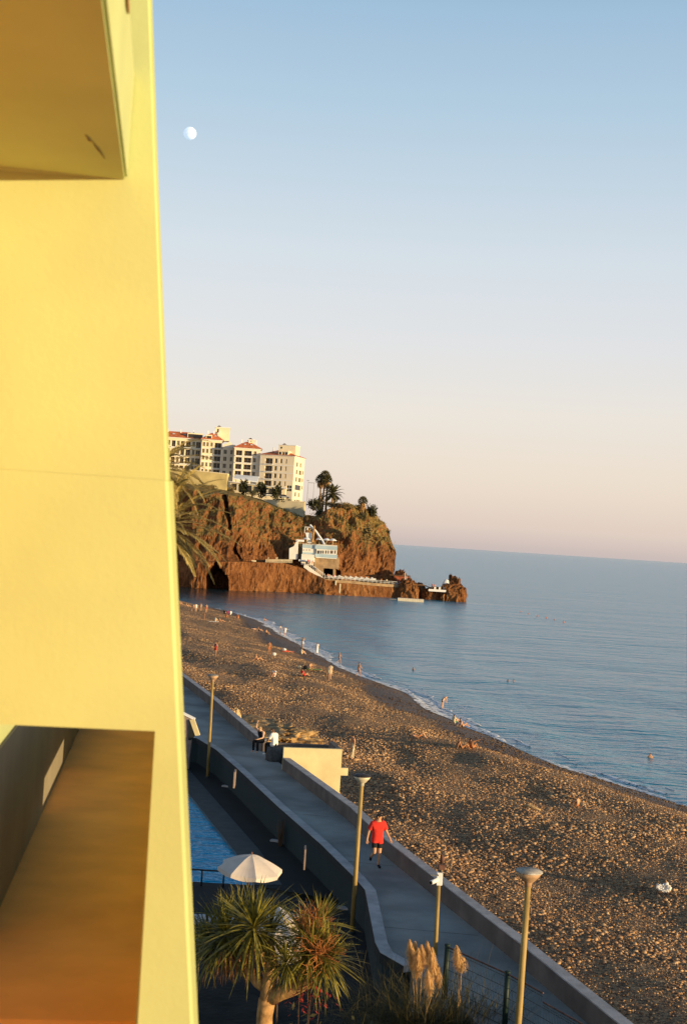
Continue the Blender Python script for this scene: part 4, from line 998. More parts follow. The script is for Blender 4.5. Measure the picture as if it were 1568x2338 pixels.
# ---- hotel blocks
def cpt(cx, cy): return (367.5 + cx * .25, 955.5 + cy * .25)
def block(name, label, A, B_, z0, z1, thick, rows_, openings, wm, roof_h, over=.7, flat=False, side=None, dormers=(), penthouse=None, group='hotel blocks on the cliff'):
    """A (left) and B_ (right) are ground points of the front; openings = list of (u0, u1, v0, v1, kind)"""
    ux = (B_ - A); ux.z = 0; L_ = ux.length; ang = math.atan2(ux.y, ux.x)
    r = tag(empty(name, (A.x, A.y, z0), ang), label, 'hotel', group); H_ = z1 - z0
    us = sorted({0, L_} | {x for o in openings for x in (o[0] * L_, o[1] * L_)}); vs = sorted({0, H_} | {x for o in openings for x in (o[2] * H_, o[3] * H_)})
    w = MB()
    def hole(u, v):
        for o in openings:
            if o[0] * L_ < u < o[1] * L_ and o[2] * H_ < v < o[3] * H_: return o
    for i in range(len(us) - 1):
        for j in range(len(vs) - 1):
            if hole((us[i] + us[i + 1]) / 2, (vs[j] + vs[j + 1]) / 2): continue
            w.quad((us[i], 0, vs[j]), (us[i + 1], 0, vs[j]), (us[i + 1], 0, vs[j + 1]), (us[i], 0, vs[j + 1]))
    for (u0, u1, v0, v1, kind) in openings:
        dp_ = 1.6 if kind == 'loggia' else .35; a, b_, c, d_ = u0 * L_, u1 * L_, v0 * H_, v1 * H_
        w.quad((a, 0, c), (b_, 0, c), (b_, dp_, c), (a, dp_, c)); w.quad((a, dp_, d_), (b_, dp_, d_), (b_, 0, d_), (a, 0, d_))
        w.quad((a, dp_, c), (a, dp_, d_), (a, 0, d_), (a, 0, c)); w.quad((b_, 0, c), (b_, 0, d_), (b_, dp_, d_), (b_, dp_, c))
    if side is None:
        w.quad((L_, 0, 0), (L_, thick, 0), (L_, thick, H_), (L_, 0, H_))
    w.quad((0, thick, 0), (0, 0, 0), (0, 0, H_), (0, thick, H_)); w.quad((L_, thick, 0), (0, thick, 0), (0, thick, H_), (L_, thick, H_)); w.quad((0, 0, H_), (L_, 0, H_), (L_, thick, H_), (0, thick, H_))
    wall = w.build('wall', wm, r)
    for (u0, u1, v0, v1, kind) in openings:
        a, b_, c, d_ = u0 * L_, u1 * L_, v0 * H_, v1 * H_; dp_ = 1.55 if kind == 'loggia' else .3
        wd = MB().quad((a, dp_, c), (b_, dp_, c), (b_, dp_, d_), (a, dp_, d_)).build('window', M['glass'], r)
        fr = MB(); k = .1
        fr.box(a, a + k, dp_ - .08, dp_ - .01, c, d_); fr.box(b_ - k, b_, dp_ - .08, dp_ - .01, c, d_); fr.box((a + b_) / 2 - k / 2, (a + b_) / 2 + k / 2, dp_ - .08, dp_ - .01, c, d_)
        fr.build('frame', M['cream'], wd)
        if kind == 'loggia':
            rl_ = MB(); rl_.box(a, b_, .05, .12, c + .85, c + .95)
            n = max(2, int((b_ - a) / .5))
            for q in range(n + 1): rl_.box(a + (b_ - a) * q / n - .03, a + (b_ - a) * q / n + .03, .06, .11, c, c + .85)
            rl_.build('railing', M['shutter'], r)
        elif kind == 'shut':
            MB().box(a - .38 * (b_ - a), a - .03, -.07, -.004, c, d_).build('shutter', M['shutter'], r); MB().box(b_ + .03, b_ + .38 * (b_ - a), -.07, -.004, c, d_).build('shutter', M['shutter'], r)
    if side:                                                   # right-hand wall with openings (u along its depth)
        s = MB(); us = sorted({0, thick} | {x for o in side for x in (o[0] * thick, o[1] * thick)}); vs = sorted({0, H_} | {x for o in side for x in (o[2] * H_, o[3] * H_)})
        for i in range(len(us) - 1):
            for j in range(len(vs) - 1):
                um, vm_ = (us[i] + us[i + 1]) / 2, (vs[j] + vs[j + 1]) / 2
                if any(o[0] * thick < um < o[1] * thick and o[2] * H_ < vm_ < o[3] * H_ for o in side): continue
                s.quad((L_, us[i], vs[j]), (L_, us[i + 1], vs[j]), (L_, us[i + 1], vs[j + 1]), (L_, us[i], vs[j + 1]))
        s.build('side_wall', wm, r)
        for o in side:
            a, b_, c, d_ = o[0] * thick, o[1] * thick, o[2] * H_, o[3] * H_
            wd = MB().quad((L_ - .3, a, c), (L_ - .3, b_, c), (L_ - .3, b_, d_), (L_ - .3, a, d_)).build('window', M['glass'], r)
            MB().box(L_ - .28, L_ + .02, a - .08, a, c, d_).box(L_ - .28, L_ + .02, b_, b_ + .08, c, d_).build('frame', M['cream'], wd)
            if o[4] == 'shut':
                MB().box(L_ + .004, L_ + .07, a - .4 * (b_ - a), a - .1, c, d_).build('shutter', M['shutter'], r); MB().box(L_ + .004, L_ + .07, b_ + .1, b_ + .4 * (b_ - a), c, d_).build('shutter', M['shutter'], r)
    lv_ = sorted({round(o[2] * H_, 2) for o in openings if o[4] == 'loggia'})
    if lv_:
        bs = MB()
        for o in openings:
            if o[4] == 'loggia': bs.box(o[0] * L_ - .25, o[1] * L_ + .25, -.55, -.003, o[2] * H_ - .32, o[2] * H_ - .04)
        for z_ in lv_: bs.box(-.05, L_ + .05, -.12, -.004, z_ - .62, z_ - .38)
        bs.build('balcony_slab', M['white'], r)
    co = MB(); co.box(-.3, L_ + .3, -.3, thick + .3, H_ + .002, H_ + .35); co.build('cornice', M['white'], r)
    zb = H_ + .352
    if flat:
        pa = MB(); pa.box(0, L_, 0, .2, zb, zb + .9); pa.box(0, L_, thick - .2, thick, zb, zb + .9); pa.box(L_ - .2, L_, .2, thick - .2, zb, zb + .9); pa.build('roof_parapet', wm, r)
    else:
        i_ = min(thick, L_) * .42; o = over
        rf = MB(); rf.add([(-o, -o, zb), (L_ + o, -o, zb), (L_ + o, thick + o, zb), (-o, thick + o, zb), (i_, i_, zb + roof_h), (L_ - i_, i_, zb + roof_h), (L_ - i_, thick - i_, zb + roof_h), (i_, thick - i_, zb + roof_h)],
                          [(0, 1, 5, 4), (1, 2, 6, 5), (2, 3, 7, 6), (3, 0, 4, 7), (4, 5, 6, 7), (3, 2, 1, 0)])
        rfo = rf.build('roof', M['roof'], r)
        for k in range(3):
            x = L_ * (.22 + .28 * k) + .5
            MB().box(x - .25, x + .25, i_ * .8, i_ * .8 + .6, zb + roof_h * .55, zb + roof_h + .9).build('chimney', M['white'], rfo)
        for dx, dw, dh in dormers:
            d_ = MB(); d_.box(dx * L_, dx * L_ + dw, -.1, i_ * .9, zb, zb + dh); dd = d_.build('dormer', M['cream'], r)
            MB().quad((dx * L_ + .3, -.13, zb + .3), (dx * L_ + dw - .3, -.13, zb + .3), (dx * L_ + dw - .3, -.13, zb + dh - .5), (dx * L_ + .3, -.13, zb + dh - .5)).build('window', M['glass'], dd)
        for k in range(2):
            x = L_ * (.35 + .25 * k); MB().box(x, x + .9, i_ * .42, i_ * .62, zb + roof_h * .42, zb + roof_h * .64).build('skylight', M['blueband'], rfo)
    if penthouse:
        x0, x1, h_ = penthouse; ph_ = MB().box(x0 * L_, x1 * L_, thick * .3, thick * .7, zb, zb + roof_h + h_).build('penthouse', M['cream'], r)
        MB().box(x0 * L_ - .2, x1 * L_ + .2, thick * .3 - .2, thick * .7 + .2, zb + roof_h + h_ + .002, zb + roof_h + h_ + .3).build('roof_slab', M['white'], ph_)
        xm = (x0 + .15 * (x1 - x0)) * L_; MB().lathe([(.9, 0), (.9, .3), (.5, .5), (.05, .8)], (xm + .6, thick * .45, zb + roof_h + h_ + .302), 10).build('vent', M['shutter'], ph_)
        MB().quad((x0 * L_ + .8, thick * .3 - .02, zb + roof_h + .5), (x0 * L_ + 1.5, thick * .3 - .02, zb + roof_h + .5), (x0 * L_ + 1.5, thick * .3 - .02, zb + roof_h + h_ - .6), (x0 * L_ + .8, thick * .3 - .02, zb + roof_h + h_ - .6)).build('window', M['glass'], ph_)
    return r
def ends(cxl, cxr, cy_b, dl_, dr_, cy_t):
    xl, _ = cpt(cxl, 0); xr, yb = cpt(cxr, cy_b); yt = cpt(0, cy_t)[1]
    b_ = P(xr, yb, dr_); zt = P(xr, yt, dr_).z; xl_, _z = P(xl, yb, dl_).x, 0
    return Vector((xl_, dl_, 0)), Vector((b_.x, dr_, 0)), b_.z, zt
def grid(colsw, n, v0=.06, v1=.97, gap=.34):
    out = []; s = (v1 - v0) / n
    for (a, b_, k) in colsw:
        for j in range(n):
            lo = v0 + s * j + s * (gap * .35 if k == 'loggia' else gap * .75); hi = v0 + s * (j + 1) - s * gap * .45
            out.append((a, b_, lo, hi, k))
    return out
# right tower: dim front, bright flank
A, B_, z0, z1 = ends(885, 1195, 748, 563.5, 560, 348)
front = grid([(.14, .36, 'loggia'), (.42, .50, 'win'), (.58, .645, 'win'), (.745, .785, 'win')], 4, .38, .97) + [(.05, .12, .40, .47, 'win'), (.40, .47, .31, .36, 'win'), (.56, .60, .30, .36, 'win'), (.82, .97, .32, .43, 'win'), (.72, .745, .14, .26, 'win'), (.80, .825, .14, .26, 'win')]
flank = [(.22, .36, .08 + .148 * j, .165 + .148 * j, 'win') for j in (0, 1, 3, 4, 5)] + [(.56, .68, .08 + .148 * j, .165 + .148 * j, 'shut' if j in (3, 4) else 'win') for j in (1, 3, 4, 5)] + [(.2, .75, .36, .46, 'win'), (.84, .94, .39, .46, 'win'), (.84, .94, .54, .61, 'win'), (.84, .94, .69, .76, 'win'), (.5, .8, .04, .12, 'win')]
block('hotel_block', 'tallest right hotel block, pale sunlit flank beside the palms, orange hipped roof', A, B_, z0 - 3, z1, 16, 6, front, M['peach'], 2.6, side=flank, dormers=((.52, 1.6, 1.9), (.70, 1.6, 1.9)), penthouse=(.42, .92, 1.9))
# middle block
A, B_, z0, z1 = ends(655, 895, 560, 565.0, 566, 285)
block('hotel_block', 'middle hotel block of deep shaded balconies under an orange roof with chimneys', A, B_, z0 - 6, z1, 13, 5, grid([(.06, .30, 'loggia'), (.38, .66, 'loggia'), (.73, .84, 'win')], 4, .36, .98), M['peach'], 2.9, penthouse=(.5, .75, .8))
# gabled link
A, B_, z0, z1 = ends(545, 662, 560, 569.2, 569.8, 268)
gb = block('hotel_block', 'narrow gabled hotel block between two balcony wings', A, B_, z0 - 6, z1, 12, 5, grid([(.1, .36, 'win'), (.62, .82, 'win')], 4, .36, .97), M['peach'], .2, flat=True)
Lg = (B_ - A).length; hg = z1 - z0 + 6
MB().add([(0, -.05, hg + .36), (Lg, -.05, hg + .36), (Lg / 2, -.05, hg + 2.6), (0, .4, hg + .36), (Lg, .4, hg + .36), (Lg / 2, .4, hg + 2.6)], [(0, 1, 2), (5, 4, 3), (0, 2, 5, 3), (1, 4, 5, 2), (0, 3, 4, 1)]).build('gable', M['peach'], gb)
# balcony wing with tall roof and tower
A, B_, z0, z1 = ends(360, 545, 452, 570.2, 571, 205)
block('hotel_block', 'hotel block with a square roof tower, second from the building edge', A, B_, z0 - 5, z1, 14, 5, grid([(.03, .16, 'win'), (.22, .34, 'win'), (.42, .54, 'win'), (.64, .96, 'loggia')], 5, .10, .97), M['cream'], 3.0, dormers=((.18, 2.6, 1.9),), penthouse=(.62, 1.35, 2.6))
# left wing, warm and sunlit
A, B_, z0, z1 = ends(-60, 358, 448, 572, 574, 194)
block('hotel_block', 'long sunlit left hotel wing with white balconies behind the near palm', A, B_, z0 - 5, z1, 12, 5, grid([(.02, .10, 'loggia'), (.13, .20, 'win'), (.24, .31, 'win'), (.35, .43, 'loggia'), (.46, .52, 'win'), (.55, .63, 'loggia'), (.66, .76, 'loggia'), (.80, .86, 'win'), (.88, .98, 'loggia')], 4, .14, .97), M['cream'], 2.8, dormers=((.68, 6.5, 2.3),))

# retaining walls, awning, terrace
def slab_wall(name, pa, pb, zt_a, zt_b, zb, th, m, label, cat='wall', group=None):
    r = tag(empty(name, (pa.x, pa.y, zb)), label, cat, group); d_ = (pb - pa)
    w = MB().prism([(0, 0), (d_.x, d_.y), (d_.x + th * .1, d_.y + th), (th * .1, th)], 0, [zt_a - zb, zt_b - zb, zt_b - zb, zt_a - zb]); w.build('wall_body', m, r)
    MB().prism([(-.15, -.15), (d_.x + .15, d_.y - .15), (d_.x + th * .1, d_.y + th + .1), (th * .1 - .15, th + .1)], [zt_a - zb + .002, zt_b - zb + .002, zt_b - zb + .002, zt_a - zb + .002], [zt_a - zb + .3, zt_b - zb + .3, zt_b - zb + .3, zt_a - zb + .3]).build('coping', M['cream'], r)
    return r
pa, pb = P(340, 1064, 508), P(519, 1083, 505); slab_wall('retaining_wall', Vector((pa.x, 508, 0)), Vector((pb.x, 505, 0)), pa.z, pb.z, P(519, 1122, 505).z - 3, 4, M['yellow_far'], 'yellow retaining wall below the left hotel wing')
pa, pb = P(602, 1141, 500), P(695, 1147, 500); slab_wall('retaining_wall', Vector((pa.x, 503, 0)), Vector((pb.x, 500, 0)), pa.z, pb.z, P(695, 1175, 500).z - 3, 4, M['mortar'], 'pale retaining wall below the tallest hotel block')
pa, pb = P(748, 1165, 480), P(776, 1152, 484); slab_wall('garden_wall', Vector((pa.x, 480, 0)), Vector((pb.x, 484, 0)), pa.z, pb.z, pb.z - 7, .6, M['cliff'], 'low sloping garden wall with a white top under the palms')
aw = tag(empty('awning', P(560, 1088, 545)), 'wide white awning over the terrace before the middle hotel block', 'awning'); o_ = aw.location.copy()
q = [P(538, 1083, 545) - o_, P(592, 1088, 545) - o_, P(588, 1100, 538) - o_, P(533, 1092, 538) - o_]
MB().add(q + [v_ + Vector((0, 0, -.25)) for v_ in q], [(0, 1, 2, 3)[::-1], (4, 5, 6, 7), (0, 1, 5, 4), (1, 2, 6, 5), (2, 3, 7, 6), (3, 0, 4, 7)]).build('canopy', M['white'], aw)
for x, y, d in ((536, 1093, 538.6), (586, 1100, 538.6), (540, 1084, 544), (590, 1089, 544)):
    p = P(x, y, d) - o_; MB().tube([p - Vector((0, 0, 5)), p], .12, 6).build('post', M['cream'], aw)
tz = P(620, 1118, 530)
tr_ = tag(empty('terrace_house', P(560, 1112, 530)), 'long low terrace building with a dark front below the hotel', 'building'); o_ = tr_.location.copy()
x1 = P(652, 1122, 530).x - o_.x
MB().prism([(-6, 0), (x1, -3), (x1, 6), (-6, 10)], -9, [1.6, .2, .2, 1.6]).build('wall', M['cream'], tr_)
MB().prism([(-6.5, -.6), (x1 + .4, -3.6), (x1 + .4, 6.2), (-6.5, 10.2)], [1.61, .21, .21, 1.61], [1.9, .5, .5, 1.9]).build('roof', M['white'], tr_)
for k in range(7):
    f_ = (k + .3) / 7.4; xa = -6 + (x1 + 6) * f_; ya = -3 * (xa + 6) / (x1 + 6); ww = (x1 + 6) / 7.4 * .62
    MB().box(xa, xa + ww, ya - .25, ya - .02 + .2, -1.4 - 1.4 * f_, 1.1 - 1.4 * f_).build('window', M['glass'], tr_)
def car(loc, rz, m, label):
    r = tag(empty('parked_car', loc, rz), label, 'car', 'cars parked below the hotel'); b_ = MB()
    b_.add([(-2.1, -.85, .3), (2.1, -.85, .3), (2.1, .85, .3), (-2.1, .85, .3), (-2.1, -.85, .85), (2.05, -.85, .8), (2.05, .85, .8), (-2.1, .85, .85)], [(3, 2, 1, 0), (4, 5, 6, 7), (0, 1, 5, 4), (1, 2, 6, 5), (2, 3, 7, 6), (3, 0, 4, 7)]); b_.build('body', m, r, bevel=.12)
    MB().add([(-1.7, -.8, .85), (1.0, -.8, .82), (1.0, .8, .82), (-1.7, .8, .85), (-1.2, -.65, 1.42), (.35, -.65, 1.42), (.35, .65, 1.42), (-1.2, .65, 1.42)], [(4, 5, 6, 7), (0, 1, 5, 4), (1, 2, 6, 5), (2, 3, 7, 6), (3, 0, 4, 7)]).build('cabin', M['glass'], r)
    for x in (-1.3, 1.3):
        for s in (-.86, .72): MB().tube([(x, s, .32), (x, s + .14, .32)], .32, 12).build('wheel', M['tyre'], r)
q = P(612, 1134, 512); car(q, .2, M['white'], 'small white car parked below the hotel beside a dark bush'); q = P(649, 1138, 508); car(q, .1, M['asphalt'], 'grey car parked at the corner under the tallest hotel block')

# ---- trees and shrubs on the cliff
def far_tree(px, py_b, py_t, wpx, d, label, m='bush', n=420, group='dark trees below the hotel'):
    b_ = P(px, py_b, d); t_ = P(px, py_t, d); h = t_.z - b_.z; w_ = wpx / FPX * d / 2
    shrub(Vector((b_.x, d, b_.z)), (w_, w_, h * .82), n, label, m, max(.25, h * .085), group, 'tree', 'tree', 12)
for a in ((555, 1130, 1094, 16, 512, 'dark bushy tree near the end of the yellow retaining wall'), (595, 1134, 1098, 19, 510, 'tall dark tree in front of the middle hotel block'), (631, 1142, 1106, 17, 507, 'pointed dark tree before the tallest hotel block'),
          (577, 1134, 1117, 26, 508, 'low dark bush between two trees on the cliff edge')): far_tree(*a)
far_tree(470, 1118, 1102, 50, 503, 'scrubby hedge at the foot of the yellow retaining wall', 'drygrass', 500, None)
far_tree(526, 1128, 1106, 22, 500, 'dry bush at the right end of the yellow retaining wall', 'drygrass', 300, None)
far_tree(714, 1166, 1138, 34, 504, 'broad dark tree right of the pale retaining wall', 'bush', 900, None)
far_tree(728, 1182, 1158, 22, 478, 'lower dark bush hanging over the cliff edge under the palms', 'bush', 400, None)
far_tree(731, 1152, 1127, 7, 492, 'slim dark cypress beside the palm trunks', 'bush', 240, None)
far_tree(752, 1158, 1144, 40, 486, 'flowering scrub around the feet of the tall palms', 'drygrass', 600, None)
far_tree(768, 1160, 1146, 22, 482, 'dark bush at the top of the garden wall', 'bush', 300, None)
far_tree(818, 1165, 1152, 22, 486, 'dark bush left of the lone palm', 'bush', 350, None)
far_tree(847, 1180, 1152, 24, 484, 'dark leaning bush right of the lone palm', 'bush', 500, None)
far_tree(838, 1235, 1196, 26, 462, 'green bush growing on the seaward cliff face', 'drygrass', 420, None)
far_tree(822, 1186, 1166, 24, 470, 'dark shrub on the slope below the lone palm', 'bush', 300, None)
far_tree(790, 1160, 1146, 40, 476, 'dry tufted grass along the crest of the cliff', 'drygrass', 500, None)
far_tree(886, 1219, 1210, 8, 470, 'small dark bush on the shoulder of the point', 'bush', 120, None)
far_tree(650, 1147, 1136, 60, 505, 'row of low shrubs along the top of the pale retaining wall', 'bush', 420, None)

def fan_palm(px, py_b, px_t, py_t, d, rw, label, skirt=1.0, seed=1, group='tall fan palms beside the hotel'):
    random.seed(seed); b_ = P(px, py_b, d); t_ = P(px_t, py_t, d); h = t_.z - b_.z; lean = t_.x - b_.x; R_ = rw / FPX * d / 2
    r = tag(empty('fan_palm', (b_.x, d, b_.z)), label, 'palm tree', group); c = Vector((lean, 0, h - R_ * .85))
    MB().tube([(0, 0, -1.5), (lean * .5, 0, h * .45), c], [.42, .32, .28], 8).build('trunk', M['palmtrunk'], r, smooth=True)
    cr = MB()
    for i in range(44):
        a = i * 2.39996; el = R(88) - (i / 44) * R(120); d_ = Vector((math.cos(a) * math.cos(el), math.sin(a) * math.cos(el), math.sin(el)))
        q = c + d_ * R_ * .5; sd = d_.cross(Vector((0, 0, 1))); sd = sd.normalized() if sd.length > .05 else Vector((1, 0, 0)); up = sd.cross(d_)
        cr.tube([c, q], .035, 3, False)
        for k in range(9):
            f_ = (k - 4) / 4; e_ = (d_ * math.cos(f_ * 1.15) + sd * math.sin(f_ * 1.15) - Vector((0, 0, .12 + .2 * abs(f_)))).normalized()
            cr.strip([q, q + e_ * R_ * .34, q + e_ * R_ * .62 - Vector((0, 0, R_ * .10))], [.05, .10, .015], up if k % 2 else sd)
    cr.build('crown', M['palmleaf_far'], r); sk = MB()
    for i in range(int(110 * skirt)):
        a = random.uniform(0, 6.28); rr = R_ * random.uniform(.25, .62); z_ = random.uniform(0, 1); p = c + Vector((math.cos(a) * rr * .5, math.sin(a) * rr * .5, -R_ * .1 - z_ * R_ * .9 * skirt))
        sk.strip([p, p + Vector((math.cos(a) * rr * .55, math.sin(a) * rr * .55, -R_ * .25)), p + Vector((math.cos(a) * rr * .5, math.sin(a) * rr * .5, -R_ * .75))], [.06, .22, .05], Vector((-math.sin(a), math.cos(a), 0)))
    sk.build('dead_fronds', M['skirt'], r)
fan_palm(731, 1155, 733, 1084, 490, 26, 'left fan palm of the tall trio beside the hotel', .9, 3)
fan_palm(736, 1158, 743, 1075, 488, 27, 'highest fan palm, in the middle of the tall trio', 1.0, 5)
fan_palm(744, 1158, 748, 1085, 486, 25, 'right fan palm of the tall trio, above the feathery palm', 1.0, 8)
fan_palm(829, 1172, 829, 1134, 482, 24, 'lone short fan palm with brown skirt near the cliff point', 1.1, 12, None)
date_palm(P(759, 1128, 484), P(757, 1160, 484).z, 34, 4.2, 'feathery date palm with arching fronds below the tall fan palms', None, .16, 1.0, 16, .35, -.7, 1.3, 'palmleaf_far', 9, 'feather_palm')
random.seed(17)
def thin_post(px, y0, y1, d, label, arm=0, m='metal'):
    b_, t_ = P(px, y0, d), P(px, y1, d); r = tag(empty('lamp_mast', (b_.x, d, b_.z)), label, 'lamp mast', 'thin lamp masts on the cliff'); h = t_.z - b_.z
    MB().tube([(0, 0, 0), (0, 0, h)], [.10, .06], 6).build('mast', M[m], r); MB().box(-arm - .1, .25, -.1, .1, h, h + .14).build('lamp_arm', M[m], r)
thin_post(714, 1150, 1103, 500, 'thin lamp mast between the hotel and the palms', 2.0); thin_post(701, 1145, 1097, 510, 'thin lamp mast right against the hotel flank', .6)

# ---- restaurant on the ledge
rd = 452.0
rs = tag(empty('cliff_restaurant', P(721, 1280, rd)), 'white restaurant with pale blue bands built against the cliff', 'building'); ro = rs.location.copy()
def rp(px, py, d=rd): return P(px, py, d) - ro
def rbox(name, x0, x1, yt_, yb_, d0, dth, m, parent=None):
    a, b_ = rp(x0, yb_, d0), rp(x1, yt_, d0); return MB().box(a.x, b_.x, d0 - rd, d0 - rd + dth, a.z, b_.z).build(name, m, parent or rs)
rbox('upper_storey', 721, 770, 1246, 1273.5, rd, 12, M['offwhite']); rbox('upper_storey', 689, 720.8, 1243, 1280, rd + .6, 12, M['offwhite'])
rbox('blue_band', 719, 770.3, 1247.5, 1253, rd - .1, .5, M['blueband']); rbox('blue_band', 690, 715.5, 1245, 1250.5, rd + .5, .5, M['blueband'])
rbox('blue_band', 719, 770.2, 1267, 1271.5, rd - .1, .5, M['blueband']); rbox('blue_band', 690, 715.5, 1262, 1266, rd + .5, .5, M['blueband'])
for x in (724, 727.5, 732, 736.5, 742.5, 748, 754, 757.5, 763.5): 
    wd = rbox('window', x, x + 3.0, 1257, 1264, rd - .06, .05, M['glass'] if x < 745 else M['shutter']); 
for x in (692.5, 699, 705.5): rbox('vent_slot', x, x + 2.4, 1255, 1256.6, rd + .5, .1, M['shutter'])
rbox('lower_storey', 687, 717, 1266.5, 1289, rd - 1.6, 3, M['offwhite']); rbox('doorway', 698, 708.5, 1281, 1288.5, rd - 1.66, .1, M['glass'])
rbox('canopy_slab', 682, 718, 1279.5, 1281, rd - 3.0, 3, M['white'])
lw_ = MB(); a, b_ = rp(659, 1277, rd - 1), rp(690, 1236, rd - 1)
q = [rp(660, 1277, rd - .5), rp(679, 1277, rd - .5), rp(681, 1234, rd - .5), rp(675, 1238, rd - .5), rp(671, 1247, rd - .5), rp(660.5, 1252, rd - .5)]
lw_.add(q + [v_ + Vector((0, 5, 0)) for v_ in q], [tuple(range(6)), tuple(range(11, 5, -1))] + [((i + 1) % 6, i, 6 + i, 6 + (i + 1) % 6) for i in range(6)]); lw_.build('side_wing', M['offwhite'], rs)
rbox('link_wall', 681, 689, 1234.5, 1276, rd + 3.5, 2, M['greywall']); rbox('link_roof', 676, 694, 1232.6, 1236, rd, 3, M['white'])
rbox('doorway', 682.5, 688.5, 1250, 1275, rd + 3.4, .1, M['glass'])
rbox('rough_base_wall', 717.2, 775, 1273.6, 1296, rd + .8, 8, M['concrete_old']); rbox('rough_base_wall', 720, 739, 1296, 1318, rd + 1.0, 8, M['concrete_old']); rbox('rough_base_wall', 759, 766, 1296, 1325, rd + 1.0, 8, M['concrete_old'])
tw_ = MB(); q = [rp(697, 1216, rd + 3), rp(711, 1216.5, rd + 3), rp(711, 1240, rd + 3), rp(702.5, 1240, rd + 3)]
tw_.add(q[::-1] + [v_ + Vector((0, 3, 0)) for v_ in q[::-1]], [(0, 1, 2, 3), (7, 6, 5, 4), (1, 0, 4, 5), (2, 1, 5, 6), (3, 2, 6, 7), (0, 3, 7, 4)]); tw_.build('tower', M['white'], rs)
fr = MB(); 
for x in (695, 713): fr.box(rp(x - .6, 1216).x, rp(x + .6, 1216).x, 3, 3.3, rp(x, 1217).z, rp(x, 1203).z)
fr.box(rp(695, 1203).x, rp(713, 1203).x, 3, 3.3, rp(704, 1204.2).z, rp(704, 1202.8).z); fr.build('lookout_frame', M['white'], rs)
MB().tube([rp(708, 1199, rd + 4), rp(721, 1213, rd + 3), rp(737, 1236, rd + 2), rp(742, 1247, rd + .5)], .42, 6).build('ramp', M['white'], rs)
MB().tube([rp(713, 1238, rd + 2.5), rp(718, 1200, rd + 2.5)], [.45, .25], 6).build('post', M['skirt'], rs)
rt = MB()
for x in [692 + 3.2 * k for k in range(25)]: rt.box(rp(x, 1245).x - .04, rp(x, 1245).x + .04, .1, .2, rp(x, 1243 + (x - 690) * .04).z, rp(x, 1240 + (x - 690) * .05).z)
rt.build('roof_railing', M['cream'], rs)
for px, py, lb in ((701, 1228, 'white roof parasol at the tower end of the restaurant'), (730, 1229, 'white roof parasol third from the outer end'), (746, 1230, 'white roof parasol second from the outer end'), (760, 1231, 'white roof parasol at the outer end of the restaurant roof')):
    t_ = P(px, py - 1.5, rd + 3); bz = P(px, 1247, rd + 3).z; r = tag(empty('roof_parasol', (t_.x, rd + 3, bz)), lb, 'parasol', 'parasols on the restaurant roof'); h = t_.z - bz
    MB().lathe([(1.35, h - .75), (1.3, h - .6), (.7, h - .2), (.02, h)], n=8, cap=False).build('canopy', M['white'], r); MB().tube([(0, 0, 0), (0, 0, h - .1)], .05, 6).build('pole', M['cream'], r)
# white stair down to the walkway
stc = tag(empty('white_stairs', P(741, 1321, 449)), 'white stairway with pale railing descending from the restaurant to the walkway', 'stairs'); so = stc.location.copy()
s_ = MB(); n = 16
for k in range(n):
    f0, f1 = k / n, (k + 1) / n; xa, xb = 694 + 47 * f0, 694 + 47 * f1; zt = P(xa, 1284 + 34 * f1, 449).z; s_.box(P(xa, 1290, 449).x - so.x, P(xb, 1290, 449).x - so.x, 0, 2.2, zt - so.z - 1.5, zt - so.z)
s_.build('step', M['offwhite'], stc); rl_ = MB()
for k in range(13):
    f_ = k / 12; p = P(694 + 47 * f_, 1284 + 34 * f_, 448.8) - so; rl_.box(p.x - .06, p.x + .06, -.2, -.1, p.z, p.z + 1.2)
p0, p1 = P(694, 1276, 448.8) - so, P(741, 1312, 448.8) - so; rl_.tube([p0, p1], .07, 5); rl_.build('railing', M['white'], stc)
MB().box(P(724, 0, 449).x - so.x, P(741, 0, 449).x - so.x, -.1, .9, P(738, 1320, 449).z - so.z - .5, P(730, 1303, 449).z - so.z).build('stair_wall', M['offwhite'], stc)
tb_ = tag(empty('terrace_balustrade', P(625, 1277, 446)), 'white posts and low rail along the ledge left of the restaurant', 'balustrade'); to = tb_.location.copy(); b2_ = MB()
for k in range(24):
    p = P(607 + 2.6 * k, 1283, 446) - to; hh_ = 1.6 if k in (2, 9, 10) else .9; b2_.box(p.x - .08, p.x + .08, -.08, .08, p.z - .3, p.z + hh_)
b2_.tube([P(607, 1278.5, 446) - to, P(667, 1279.5, 446) - to], .07, 5); b2_.build('railing', M['cream'], tb_)
MB().box((P(600, 0, 445.5) - to).x, (P(668, 0, 445.5) - to).x, .3, 1.0, (P(640, 1291, 445.5) - to).z, (P(640, 1283, 445.5) - to).z).build('ledge_wall', M['mortar'], tb_)
